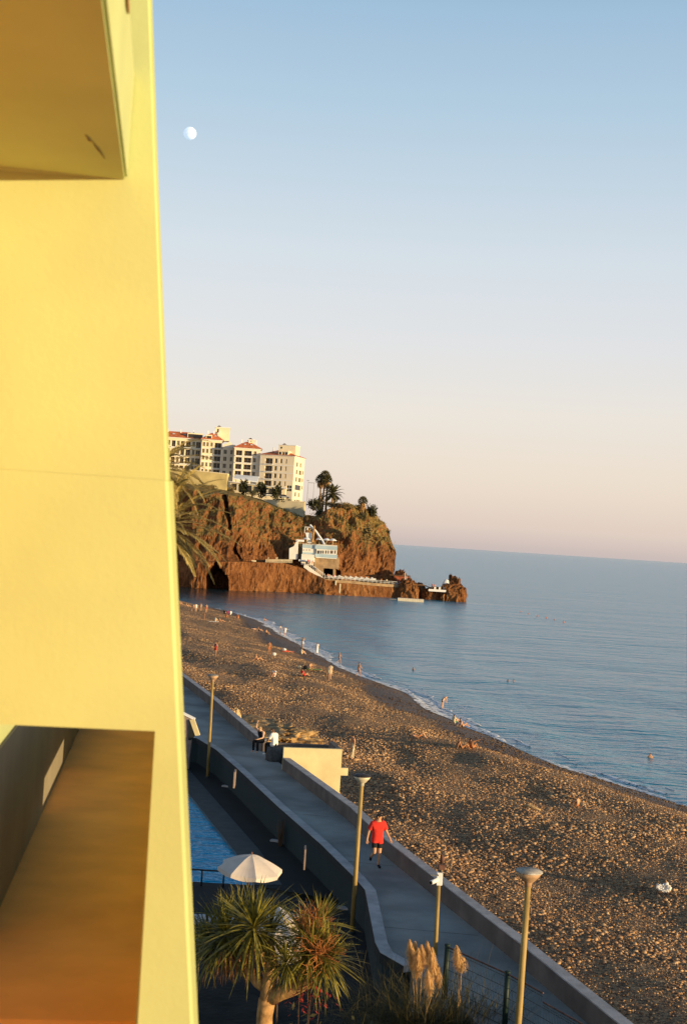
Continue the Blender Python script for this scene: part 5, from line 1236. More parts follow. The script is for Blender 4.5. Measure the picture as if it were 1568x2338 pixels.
# walkway slab, wall and railing along the foot of the cliff
wk = tag(empty('cliff_walkway', P(741, 1322, 447)), 'concrete walkway with white rail along the foot of the cliff', 'walkway'); wo = wk.location.copy()
wp = [(741, 1322, 447.5), (800, 1326, 449), (850, 1331, 450.5), (905, 1335, 453), (938, 1339, 456)]
ws_, wr = MB(), MB()
for (xa, ya, da), (xb, yb, db) in zip(wp, wp[1:]):
    a, b_ = P(xa, ya, da) - wo, P(xb, yb, db) - wo
    ws_.add([(a.x, a.y, a.z - .9), (b_.x, b_.y, b_.z - .9), (b_.x, b_.y + 5, b_.z - .9), (a.x, a.y + 5, a.z - .9), (a.x, a.y, a.z), (b_.x, b_.y, b_.z), (b_.x, b_.y + 5, b_.z), (a.x, a.y + 5, a.z)], [(3, 2, 1, 0), (4, 5, 6, 7), (0, 1, 5, 4), (1, 2, 6, 5), (2, 3, 7, 6), (3, 0, 4, 7)])
    n = int((b_ - a).length / 1.3)
    for k in range(n): p = a.lerp(b_, k / n); wr.box(p.x - .05, p.x + .05, p.y + .05, p.y + .15, p.z, p.z + 1.0)
    for zz in (.5, 1.0): wr.tube([a + Vector((0, .1, zz)), b_ + Vector((0, .1, zz))], .05, 5)
fw_ = MB()
for (xa, ya, da), (xb, yb, db) in zip(wp, wp[1:]):
    a, b_ = P(xa, ya, da) - wo, P(xb, yb, db) - wo; n = 10
    for k in range(n):
        p, q = a.lerp(b_, k / n), a.lerp(b_, (k + 1) / n); j0, j1 = .5 * noise.noise(Vector((p.x * .5, 3, 1))), .5 * noise.noise(Vector((q.x * .5, 3, 1)))
        fw_.add([(p.x, p.y - .6 + j0, -wo.z - .5), (q.x, q.y - .6 + j1, -wo.z - .5), (q.x, q.y + .25, q.z - .9), (p.x, p.y + .25, p.z - .9), (p.x, p.y + 4, -wo.z - .5), (q.x, q.y + 4, -wo.z - .5), (q.x, q.y + 4, q.z - .9), (p.x, p.y + 4, p.z - .9)], [(0, 1, 2, 3), (5, 4, 7, 6)])
fw_.build('sea_wall', M['cliff'], wk); ws_.build('slab', M['concrete_old'], wk); wr.build('railing', M['white'], wk)
sw2 = MB(); n = 12
for k in range(n):
    x0 = 872 - 0; a = P(793 + 28 * k / n - 0, 0, 446.5).x - wo.x; b_ = P(793 + 28 * (k + 1) / n, 0, 446.5).x - wo.x; z_ = (P(800, 1358 - 20 * (k + 1) / n, 446.5) - wo).z; sw2.box(a, b_, -1.5, .6, -12, z_)
sw2.build('sea_steps', M['concrete_old'], wk)
for x, y0, y1 in ((852, 1331, 1357), (862, 1338, 1360)): MB().box(P(x, 0, 448).x - wo.x - .25, P(x, 0, 448).x - wo.x + .25, .0, .5, (P(x, y1, 448) - wo).z, (P(x, y0, 448) - wo).z).build('support_post', M['mortar'], wk)
db_ = tag(empty('deck_chair_row', P(810, 1324, 451)), 'pale row of low sun chairs along the walkway wall', 'chairs'); do = db_.location.copy(); c_ = MB()
c_.box(-9, 7, .5, .9, .1, .9)
for k in range(9): c_.add([(-9 + k * 1.8, -.4, .3), (-8.4 + k * 1.8, -.4, .3), (-8.4 + k * 1.8, .6, 1.2), (-9 + k * 1.8, .6, 1.2)], [(0, 1, 2, 3)])
c_.build('seat', M['offwhite'], db_)
# small kiosk with red front, flag poles
kk = tag(empty('red_kiosk', P(905, 1332, 461)), 'small kiosk with dull red front at the tip of the point', 'kiosk'); ko = kk.location.copy()
MB().box(-1.0, 4.2, 0, 3, -1, 2.6).build('wall', mat('dull_red_paint', (.35, .10, .05), .8, .2, 1), kk); MB().box(-2.6, 4.6, -.8, 3.4, 2.61, 2.9).build('roof', M['shutter'], kk)
for x, yt, lb in ((923, 1306, 'taller of the two white flagpoles at the tip of the point'), (926.5, 1315, 'shorter of the two flagpoles at the tip of the point')):
    b_, t_ = P(x, 1337, 455), P(x, yt, 455); r = tag(empty('flagpole', (b_.x, 455, b_.z)), lb, 'flagpole'); MB().tube([(0, 0, 0), (0, 0, t_.z - b_.z)], [.14, .08], 7).build('pole', M['offwhite'], r); MB().lathe([(.35, 0), (.3, .4), (.12, .5)], n=8).build('foot', M['cream'], r)
# arched footbridge and islet landing
br = tag(empty('arched_footbridge', P(936, 1342, 457)), 'slender arched footbridge linking the point to the islet', 'bridge'); bo = br.location.copy(); arch, rail_ = MB(), MB()
A0, A1 = P(935, 1341, 457), P(985, 1343, 459); prev = None
for k in range(25):
    f_ = k / 24; p = A0.lerp(A1, f_) - bo + Vector((0, 0, 1.15 * math.sin(math.pi * f_)))
    if prev is not None:
        arch.add([(prev.x, prev.y - .8, prev.z - .3), (p.x, p.y - .8, p.z - .3), (p.x, p.y + .8, p.z - .3), (prev.x, prev.y + .8, prev.z - .3), (prev.x, prev.y - .8, prev.z), (p.x, p.y - .8, p.z), (p.x, p.y + .8, p.z), (prev.x, prev.y + .8, prev.z)], [(3, 2, 1, 0), (4, 5, 6, 7), (0, 1, 5, 4), (2, 3, 7, 6)])
    if k % 3 == 0: rail_.tube([p + Vector((0, -.75, 0)), p + Vector((0, -.75, .9))], .03, 4)
    prev = p
arch.build('arch_deck', M['shutter'], br); rail_.build('railing', M['rust'], br)
ld = tag(empty('islet_landing', P(995, 1347, 458)), 'white landing platform and low wall on the islet rock', 'platform'); lo_ = ld.location.copy()
q = [P(978, 1344, 455) - lo_, P(1018, 1343, 455) - lo_]
MB().prism([(q[0].x, -3), (q[1].x, -3), (q[1].x, 4), (q[0].x, 4)], -.45, .0).build('slab', M['white'], ld)
MB().box(q[0].x, q[1].x, -3.2, -3.0, -.45, .3).build('edge_wall', M['white'], ld)
for k in range(3): MB().box(q[1].x - 4 + k * 1.6, q[1].x - 3.3 + k * 1.6, -2, -1, 0.002, 1.1).build('bollard', M['offwhite'], ld)
rock('white_hut', P(1019, 1336, 461), (1.6, 1.2, 2.0), 41, M['white'], 'small whitewashed hut shape among the islet rocks', 'hut', sub=3, rough=.18)
# floating dock
dkr = tag(empty('floating_dock', P(925, 1371, 440)), 'long pale floating dock on the water before the point', 'dock'); fo = dkr.location.copy(); fo.z = 0; dkr.location.z = 0
xa, xb = P(905, 1371, 440).x - fo.x, P(964, 1371, 440).x - fo.x; n = 15
fl_ = MB()
for k in range(n): fl_.box(xa + (xb - xa) * k / n + .03, xa + (xb - xa) * (k + 1) / n - .03, -.6, 1.2, -.2, .85)
fl_.build('float_row', M['dock'], dkr, bevel=.04); MB().box(xa, xb, -.5, 1.1, .852, .95).build('dock_deck', M['coping'], dkr)
MB().box(P(888, 1368, 440).x - fo.x, xa - .05, -.3, .9, .15, .5).build('gangway', M['metal'], dkr)
dkr.location.y = G(935, 1373, 0).y; 
# ---- buoys
for i, (x, y) in enumerate(((1189, 1396.7), (1206.5, 1402), (1226, 1407), (1246.5, 1411), (1266, 1416), (1286, 1421), (1203, 1285))):
    g_ = G(x, y, 0); k = 1.8 if i == 6 else .7
    o_ = MB().lathe([(.02, -.25 * k), (.28 * k, -.1 * k), (.33 * k, .1 * k), (.2 * k, .3 * k), (.05 * k, .36 * k), (.04 * k, .5 * k)], n=14).build('buoy', M['c_orange'], smooth=True); o_.location = g_
    tag(o_, 'small orange buoy floating in the row off the islet' if i < 6 else 'single orange buoy far out near the horizon', 'buoy', 'row of orange buoys' if i < 6 else None)
# ---- moon
mo = P(434, 304.5, 60000); mrad = 29.5 / FPX * 60000 / 2
bm = bmesh.new(); bmesh.ops.create_uvsphere(bm, u_segments=64, v_segments=32, radius=mrad); me = bpy.data.meshes.new('moon'); bm.to_mesh(me); bm.free()
me.polygons.foreach_set('use_smooth', [True] * len(me.polygons))
m, t, b = _new('moon_surface')
b.inputs['Roughness'].default_value = 1; b.inputs['Specular IOR Level'].default_value = 0
tcn = t.nodes.new('ShaderNodeTexCoord'); n = t.nodes.new('ShaderNodeTexNoise'); n.inputs['Scale'].default_value = 1.7; n.inputs['Detail'].default_value = 4
sc_ = t.nodes.new('ShaderNodeVectorMath'); sc_.operation = 'SCALE'; sc_.inputs['Scale'].default_value = 1 / mrad; t.links.new(tcn.outputs['Object'], sc_.inputs[0]); t.links.new(sc_.outputs[0], n.inputs['Vector'])
rr_ = t.nodes.new('ShaderNodeValToRGB'); t.links.new(n.outputs[0], rr_.inputs[0]); rr_.color_ramp.elements[0].position = .42; rr_.color_ramp.elements[0].color = (.34, .37, .43, 1); rr_.color_ramp.elements[1].position = .55; rr_.color_ramp.elements[1].color = (.50, .54, .62, 1)
t.links.new(rr_.outputs[0], b.inputs['Base Color'])
trn = t.nodes.new('ShaderNodeBsdfTransparent'); adn = t.nodes.new('ShaderNodeAddShader'); t.links.new(b.outputs[0], adn.inputs[0]); t.links.new(trn.outputs[0], adn.inputs[1])
gn = t.nodes.new('ShaderNodeNewGeometry'); mxn = t.nodes.new('ShaderNodeMixShader'); t.links.new(gn.outputs['Backfacing'], mxn.inputs[0]); t.links.new(adn.outputs[0], mxn.inputs[1]); t.links.new(trn.outputs[0], mxn.inputs[2])
t.links.new(mxn.outputs[0], t.nodes['Material Output'].inputs[0]); me.materials.append(m)
moon = bpy.data.objects.new('moon', me); COL.objects.link(moon); moon.location = mo; tag(moon, 'pale gibbous moon high in the blue sky by the building edge', 'moon')
# ================================================================== PEOPLE
random.seed(23)
BONES = [('pelvis', 'spine', 'hips'), ('spine', 'chest', 'torso'), ('chest', 'neck', 'collar'), ('neck', 'head', 'neckb'), ('head', 'top', 'headb')]
for s in 'LR':
    BONES += [('chest', s + 'sho', 'shoulders'), (s + 'sho', s + 'elb', 'uparm'), (s + 'elb', s + 'wri', 'forearm'), (s + 'wri', s + 'han', 'hand'), ('pelvis', s + 'hip', 'hips'), (s + 'hip', s + 'kne', 'thigh'), (s + 'kne', s + 'ank', 'shin'), (s + 'ank', s + 'toe', 'foot')]
RAD = dict(pelvis=.135, spine=.125, chest=.145, neck=.056, head=.088, top=.07, sho=.07, elb=.043, wri=.030, han=.034, hip=.092, kne=.058, ank=.038, toe=.032)
def both(**kw):
    out = {}
    for k, v_ in kw.items(): out['R' + k] = Vector(v_); out['L' + k] = Vector((-v_[0], v_[1], v_[2]))
    return out
def V3(d): return {k: Vector(v_) for k, v_ in d.items()}
def p_stand():
    j = V3(dict(pelvis=(0, 0, .93), spine=(0, -.01, 1.12), chest=(0, -.01, 1.34), neck=(0, 0, 1.49), head=(0, .02, 1.585), top=(0, .02, 1.66)))
    j.update(both(sho=(.185, 0, 1.40), elb=(.24, -.02, 1.13), wri=(.25, .06, .88), han=(.25, .09, .79), hip=(.095, 0, .89), kne=(.11, .02, .48), ank=(.11, -.02, .08), toe=(.12, .14, .035))); return j
def p_walk():
    j = p_stand(); j['Rkne'] = Vector((.1, .16, .50)); j['Rank'] = Vector((.1, .22, .10)); j['Rtoe'] = Vector((.11, .38, .06)); j['Lkne'] = Vector((-.1, .04, .48)); j['Lank'] = Vector((-.1, -.28, .16)); j['Ltoe'] = Vector((-.11, -.18, .04))
    j['Relb'] = Vector((.25, -.10, 1.14)); j['Rwri'] = Vector((.27, -.16, .92)); j['Rhan'] = Vector((.28, -.14, .83)); j['Lelb'] = Vector((-.25, .04, 1.14)); j['Lwri'] = Vector((-.27, .16, .94)); j['Lhan'] = Vector((-.27, .2, .86)); return j
def p_wade():
    j = p_walk(); 
    for s, k in (('R', 1), ('L', -1)): j[s + 'elb'] = Vector((k * .32, .05, 1.18)); j[s + 'wri'] = Vector((k * .34, .22, 1.05)); j[s + 'han'] = Vector((k * .34, .3, 1.03))
    return j
def p_armup():
    j = p_stand(); j['Relb'] = Vector((.30, .12, 1.42)); j['Rwri'] = Vector((.12, .16, 1.62)); j['Rhan'] = Vector((.06, .15, 1.66)); j['Lelb'] = Vector((-.28, .1, 1.18)); j['Lwri'] = Vector((-.12, .22, 1.25)); j['Lhan'] = Vector((-.06, .24, 1.3)); return j
def p_sit():                              # on the ground, knees up
    j = V3(dict(pelvis=(0, 0, .13), spine=(0, -.03, .33), chest=(0, 0, .55), neck=(0, .03, .69), head=(0, .06, .79), top=(0, .07, .86)))
    j.update(both(sho=(.18, .01, .60), elb=(.25, .18, .44), wri=(.12, .38, .50), han=(.06, .42, .50), hip=(.1, .04, .12), kne=(.14, .42, .47), ank=(.13, .70, .08), toe=(.13, .86, .05))); return j
def p_lean():                             # sitting, leaning back on the arms, legs out
    j = V3(dict(pelvis=(0, 0, .12), spine=(0, -.08, .31), chest=(0, -.17, .52), neck=(0, -.2, .66), head=(0, -.19, .76), top=(0, -.19, .84)))
    j.update(both(sho=(.18, -.18, .57), elb=(.24, -.30, .32), wri=(.25, -.38, .08), han=(.26, -.42, .04), hip=(.1, .04, .12), kne=(.13, .45, .22), ank=(.14, .86, .07), toe=(.15, .95, .14))); j['Rkne'] = Vector((.13, .4, .42)); j['Rank'] = Vector((.13, .66, .07)); j['Rtoe'] = Vector((.13, .82, .05)); return j
def p_point():
    j = p_lean(); j['Relb'] = Vector((.38, -.02, .70)); j['Rwri'] = Vector((.58, .12, .80)); j['Rhan'] = Vector((.66, .16, .84)); return j
def p_crouch():
    j = V3(dict(pelvis=(0, 0, .28), spine=(0, .05, .46), chest=(0, .14, .66), neck=(0, .2, .79), head=(0, .25, .88), top=(0, .26, .95)))
    j.update(both(sho=(.18, .16, .70), elb=(.27, .32, .50), wri=(.2, .5, .44), han=(.16, .56, .40), hip=(.1, .02, .26), kne=(.24, .42, .46), ank=(.2, .2, .08), toe=(.22, .36, .04))); return j
def p_lie(kn=False):
    j = V3(dict(pelvis=(0, 0, .13), spine=(0, -.19, .14), chest=(0, -.42, .15), neck=(0, -.57, .13), head=(0, -.67, .14), top=(0, -.75, .14)))
    j.update(both(sho=(.18, -.46, .13), elb=(.3, -.24, .08), wri=(.3, 0, .06), han=(.3, .08, .05), hip=(.09, .04, .12), kne=(.12, .42, .12), ank=(.12, .84, .07), toe=(.14, .9, .18)))
    if kn:
        for s, k in (('R', 1), ('L', -1)): j[s + 'kne'] = Vector((k * .12, .34, .44)); j[s + 'ank'] = Vector((k * .12, .58, .08)); j[s + 'toe'] = Vector((k * .12, .74, .05))
    return j
def p_bend():
    j = p_stand(); j.update(V3(dict(pelvis=(0, -.06, .90), spine=(0, .06, 1.06), chest=(0, .26, 1.20), neck=(0, .39, 1.24), head=(0, .47, 1.24), top=(0, .54, 1.22))))
    j.update(both(sho=(.18, .28, 1.22), elb=(.22, .36, .95), wri=(.14, .42, .72), han=(.12, .44, .64))); return j
def p_chair(arm=0):                       # on a seat at z = 0, feet below
    j = V3(dict(pelvis=(0, 0, .12), spine=(0, .02, .31), chest=(0, .09, .53), neck=(0, .15, .67), head=(0, .19, .77), top=(0, .21, .845)))
    j.update(both(sho=(.185, .09, .58), elb=(.26, .2, .33), wri=(.14, .4, .26), han=(.08, .46, .24), hip=(.1, .03, .12), kne=(.14, .44, .12), ank=(.14, .42, -.36), toe=(.15, .58, -.40)))
    if arm: j['Relb'] = Vector((.34, .12, .78)); j['Rwri'] = Vector((.22, .18, 1.02)); j['Rhan'] = Vector((.16, .2, 1.08))
    return j
PENDING = []
def person(label, loc, heading, pose, skin='skin', hair='hair_dark', wear=(), h=1.72, hero=False, group='people on the beach', hat=None, dress=None, long_hair=False, turn=0):
    me = bpy.data.meshes.new('person'); names = list(pose.keys()); idx = {n_: i for i, n_ in enumerate(names)}
    edges = []
    for a, b_, _k in BONES:
        if (idx[a], idx[b_]) not in edges: edges.append((idx[a], idx[b_]))
    me.from_pydata([tuple(pose[n_]) for n_ in names], edges, [])
    o = bpy.data.objects.new('person', me); COL.objects.link(o)
    sk_ = o.modifiers.new('skin', 'SKIN'); sb = o.modifiers.new('sub', 'SUBSURF'); sb.levels = sb.render_levels = 2 if hero else 1
    sd = me.skin_vertices[0].data if me.skin_vertices else None
    PENDING.append(dict(o=o, pose=pose, names=names, label=label, loc=loc, heading=heading, skin=skin, hair=hair, wear=wear, s=h / 1.72, hero=hero, group=group, hat=hat, dress=dress, long=long_hair, turn=turn))
def finish_people():
    for d in PENDING:
        me = d['o'].data
        if not me.skin_vertices: 
            bm = bmesh.new(); bm.from_mesh(me); bm.verts.layers.skin.verify(); bm.to_mesh(me); bm.free()
        lay = me.skin_vertices[0].data
        for i, n_ in enumerate(d['names']):
            r_ = RAD[n_ if n_ in RAD else n_[1:]]; k = (r_, r_)
            if n_ in ('chest', 'spine', 'pelvis'): k = (r_ * 1.12, r_ * .82)
            lay[i].radius = k; lay[i].use_root = (n_ == 'pelvis')
    dg = bpy.context.evaluated_depsgraph_get(); dg.update()
    for d in PENDING: d['mesh'] = bpy.data.meshes.new_from_object(d['o'].evaluated_get(dg))
    for d in PENDING:
        o = d['o']; old = o.data; o.modifiers.clear(); me = d['mesh']; me.name = 'person'; me.materials.clear(); me.materials.append(M[d['skin']])
        pose = d['pose']; bn = [(pose[a], pose[b_], k) for a, b_, k in BONES]
        def near(p):
            best = None
            for a, b_, k in bn:
                ab = b_ - a; t_ = max(0, min(1, (p - a).dot(ab) / max(1e-9, ab.length_squared))); dd = (p - a - ab * t_).length - (.06 if k in ('torso', 'hips') else 0)
                if best is None or dd < best[0]: best = (dd, k, t_)
            return best
        tags = []
        for f_ in me.polygons: tags.append(near(f_.center))
        hc = pose['head']; up = (pose['top'] - pose['head']).normalized(); f0 = Matrix.Rotation(R(d['turn']), 3, 'Z') @ Vector((0, 1, 0)); fw = f0 - up * up.dot(f0)
        fw = fw.normalized() if fw.length > .2 else Vector((0, 0, 1))
        def piece(name, sel, off, m):
            vm_ = {}; vs = []; fs = []
            for f_ in me.polygons:
                if not sel(f_): continue
                q = []
                for vi in f_.vertices:
                    if vi not in vm_:
                        vm_[vi] = len(vs); vs.append(me.vertices[vi].co + me.vertices[vi].normal * off)
                    q.append(vm_[vi])
                fs.append(q)
            if not fs: return None
            mb = MB(); mb.add(vs, fs); return mb.build(name, m, o, smooth=True)
        def sel_of(reg):
            return lambda f_: any(tags[f_.index][1] == k and lo <= tags[f_.index][2] <= hi for k, lo, hi in reg)
        REG = dict(shirt=[('torso', 0, 1), ('collar', 0, .62), ('shoulders', 0, 1), ('uparm', 0, .62), ('hips', .25, 1)], tank=[('torso', 0, 1), ('collar', 0, .5), ('shoulders', 0, .75)], shorts=[('hips', 0, 1), ('thigh', 0, .62)], trousers=[('hips', 0, 1), ('thigh', 0, 1), ('shin', 0, .92)],
                   trunks=[('hips', 0, .8), ('thigh', 0, .38)], briefs=[('hips', 0, .75)], bikini_top=[('torso', .55, 1)], swimsuit=[('torso', 0, 1), ('hips', 0, 1)], shoes=[('foot', 0, 1)], long_shirt=[('torso', 0, 1), ('collar', 0, .62), ('shoulders', 0, 1), ('uparm', 0, 1), ('forearm', 0, .9), ('hips', .5, 1)], tee=[('torso', 0, 1), ('collar', 0, .85), ('shoulders', 0, 1), ('uparm', 0, .72), ('hips', 0, 1)])
        for w_, m_ in d['wear']:
            piece(w_, sel_of(REG[w_]), .036 if w_ in ('shirt', 'tee', 'long_shirt') else .018 if w_ in ('trousers', 'shorts') else .010, M[m_])
        if d['hair']:
            def hs(f_):
                if tags[f_.index][1] not in ('headb', 'neckb'): return False
                c = f_.center - hc; return c.dot(up) * .9 - c.dot(fw) * .75 > (-.012 if d['hero'] and not d['long'] else .012 if not d['long'] else -.03) and (tags[f_.index][1] == 'headb' or c.dot(up) > -.05 or d['long'])
            piece('hair', hs, .022, M[d['hair']])
        if d['dress']:
            length, m_ = d['dress']; z1_ = pose['spine'].z; c = pose['pelvis']
            MB().lathe([(.13, 0), (.175, -.14), (.18, -.28), (.20, -length)], (c.x, c.y, z1_), 14, False, 1.0, .82).build('skirt', M[m_], o, smooth=True)
        if d['hat']: MB().lathe([(.17, 0), (.11, .015), (.10, .09), (.03, .11)], tuple(hc + up * .07), 14).build('hat', M[d['hat']], o, smooth=True)
        if d['hero']:
            ext = MB()
            for s in 'LR':
                w_, h_ = pose[s + 'wri'], pose[s + 'han']; dv = (h_ - w_).normalized(); sd = dv.cross(Vector((0, 0, 1)) if abs(dv.z) < .9 else Vector((0, 1, 0))).normalized(); nn = sd.cross(dv)
                for k, (of, ln_) in enumerate(((-.028, .068), (-.010, .078), (.009, .074), (.027, .060))):
                    b0 = h_ + sd * of; ext.tube([b0 - dv * .01, b0 + dv * ln_ * .5 + nn * .004, b0 + dv * ln_ * .85 + nn * .018, b0 + dv * ln_ * .95 + nn * .034], [.010, .0095, .0085, .006], 7)
                ext.tube([w_.lerp(h_, .45) - sd * .022, h_ - sd * .046 + nn * .008, h_ - sd * .050 + dv * .028 + nn * .018], [.012, .011, .008], 7)
            rt_ = fw.cross(up).normalized(); fc = hc + fw * .078
            ext.tube([fc + up * .035 - fw * .004, fc + up * .006 + fw * .02, fc - up * .002 + fw * .004], [.010, .017, .010], 7)
            for s in (-1, 1): ext.tube([hc + rt_ * s * .086 + up * .03, hc + rt_ * s * .100 + up * .008 - fw * .012, hc + rt_ * s * .088 - up * .022], [.014, .020, .010], 7)
            bm = bmesh.new(); bm.from_mesh(me); tmp = bpy.data.meshes.new('ext'); tmp.from_pydata(ext.v, [], ext.f); bm.from_mesh(tmp); bm.to_mesh(me); bm.free(); bpy.data.meshes.remove(tmp)
            for s in (-1, 1): MB().lathe([(.004, -.004), (.011, 0), (.004, .004)], tuple(fc + up * .038 + rt_ * s * .033 - fw * .006), 8).build('eye', M['hair_dark'], o)
            MB().tube([fc - up * .034 - rt_ * .024 - fw * .004, fc - up * .036 + fw * .004, fc - up * .034 + rt_ * .024 - fw * .004], .006, 6).build('mouth', M['c_orange'], o)
        o.data = me; me.polygons.foreach_set('use_smooth', [True] * len(me.polygons)); bpy.data.meshes.remove(old)
        o.location = d['loc']; o.rotation_euler = (0, 0, R(d['heading'])); o.scale = (d['s'],) * 3
        tag(o, d['label'], 'person', d['group'])
# --- on the promenade
q = G(857, 1980, TOPZ); j = p_walk()
j['Lkne'], j['Lank'], j['Ltoe'] = Vector((-.09, .05, .48)), Vector((-.08, .02, .07)), Vector((-.10, .18, .03)); j['Rkne'], j['Rank'], j['Rtoe'] = Vector((.10, .12, .50)), Vector((.11, -.20, .30)), Vector((.12, -.22, .16))
j['Relb'] = Vector((.285, -.05, 1.14)); j['Rwri'] = Vector((.335, -.02, .90)); j['Rhan'] = Vector((.345, .01, .82)); j['Lelb'] = Vector((-.30, -.02, 1.15)); j['Lwri'] = Vector((-.40, .08, .94)); j['Lhan'] = Vector((-.42, .12, .86))
j['neck'] = Vector((0, .02, 1.51)); j['head'] = Vector((-.01, .045, 1.625)); j['top'] = Vector((-.015, .05, 1.70))
person('man in bright red shirt and dark shorts walking along the promenade', q, 196, j, 'skin', 'hair_dark', (('shorts', 'c_black'), ('tee', 'c_red'), ('shoes', 'c_black')), 1.80, True, 'people on the promenade', turn=50)
q = Vector((-2.72, 66.1, TOPZ + .42)); q2 = G(625, 1737, TOPZ)
person('person in white top and black trousers seated on the stone drum', Vector((q2.x, q2.y + .05, TOPZ + .66)), 55, p_chair(), 'skin', 'hair_brown', (('trousers', 'c_black'), ('shirt', 'c_white'), ('shoes', 'c_white')), 1.72, True, 'people on the promenade', long_hair=True)
person('person in black with one arm raised to the head at the parapet end', Vector((-3.35, 67.75, TOPZ + .52)), 140, p_chair(1), 'skin_fair', 'hair_fair', (('trousers', 'c_black'), ('tank', 'c_black')), 1.72, True, 'people on the promenade', long_hair=True)
q = B(803, 1733)
person('bare chested man in white trousers standing on the shingle beside the stair enclosure', q, 120, p_stand(), 'skin', 'hair_dark', (('trousers', 'c_cream'),), 1.80, True)
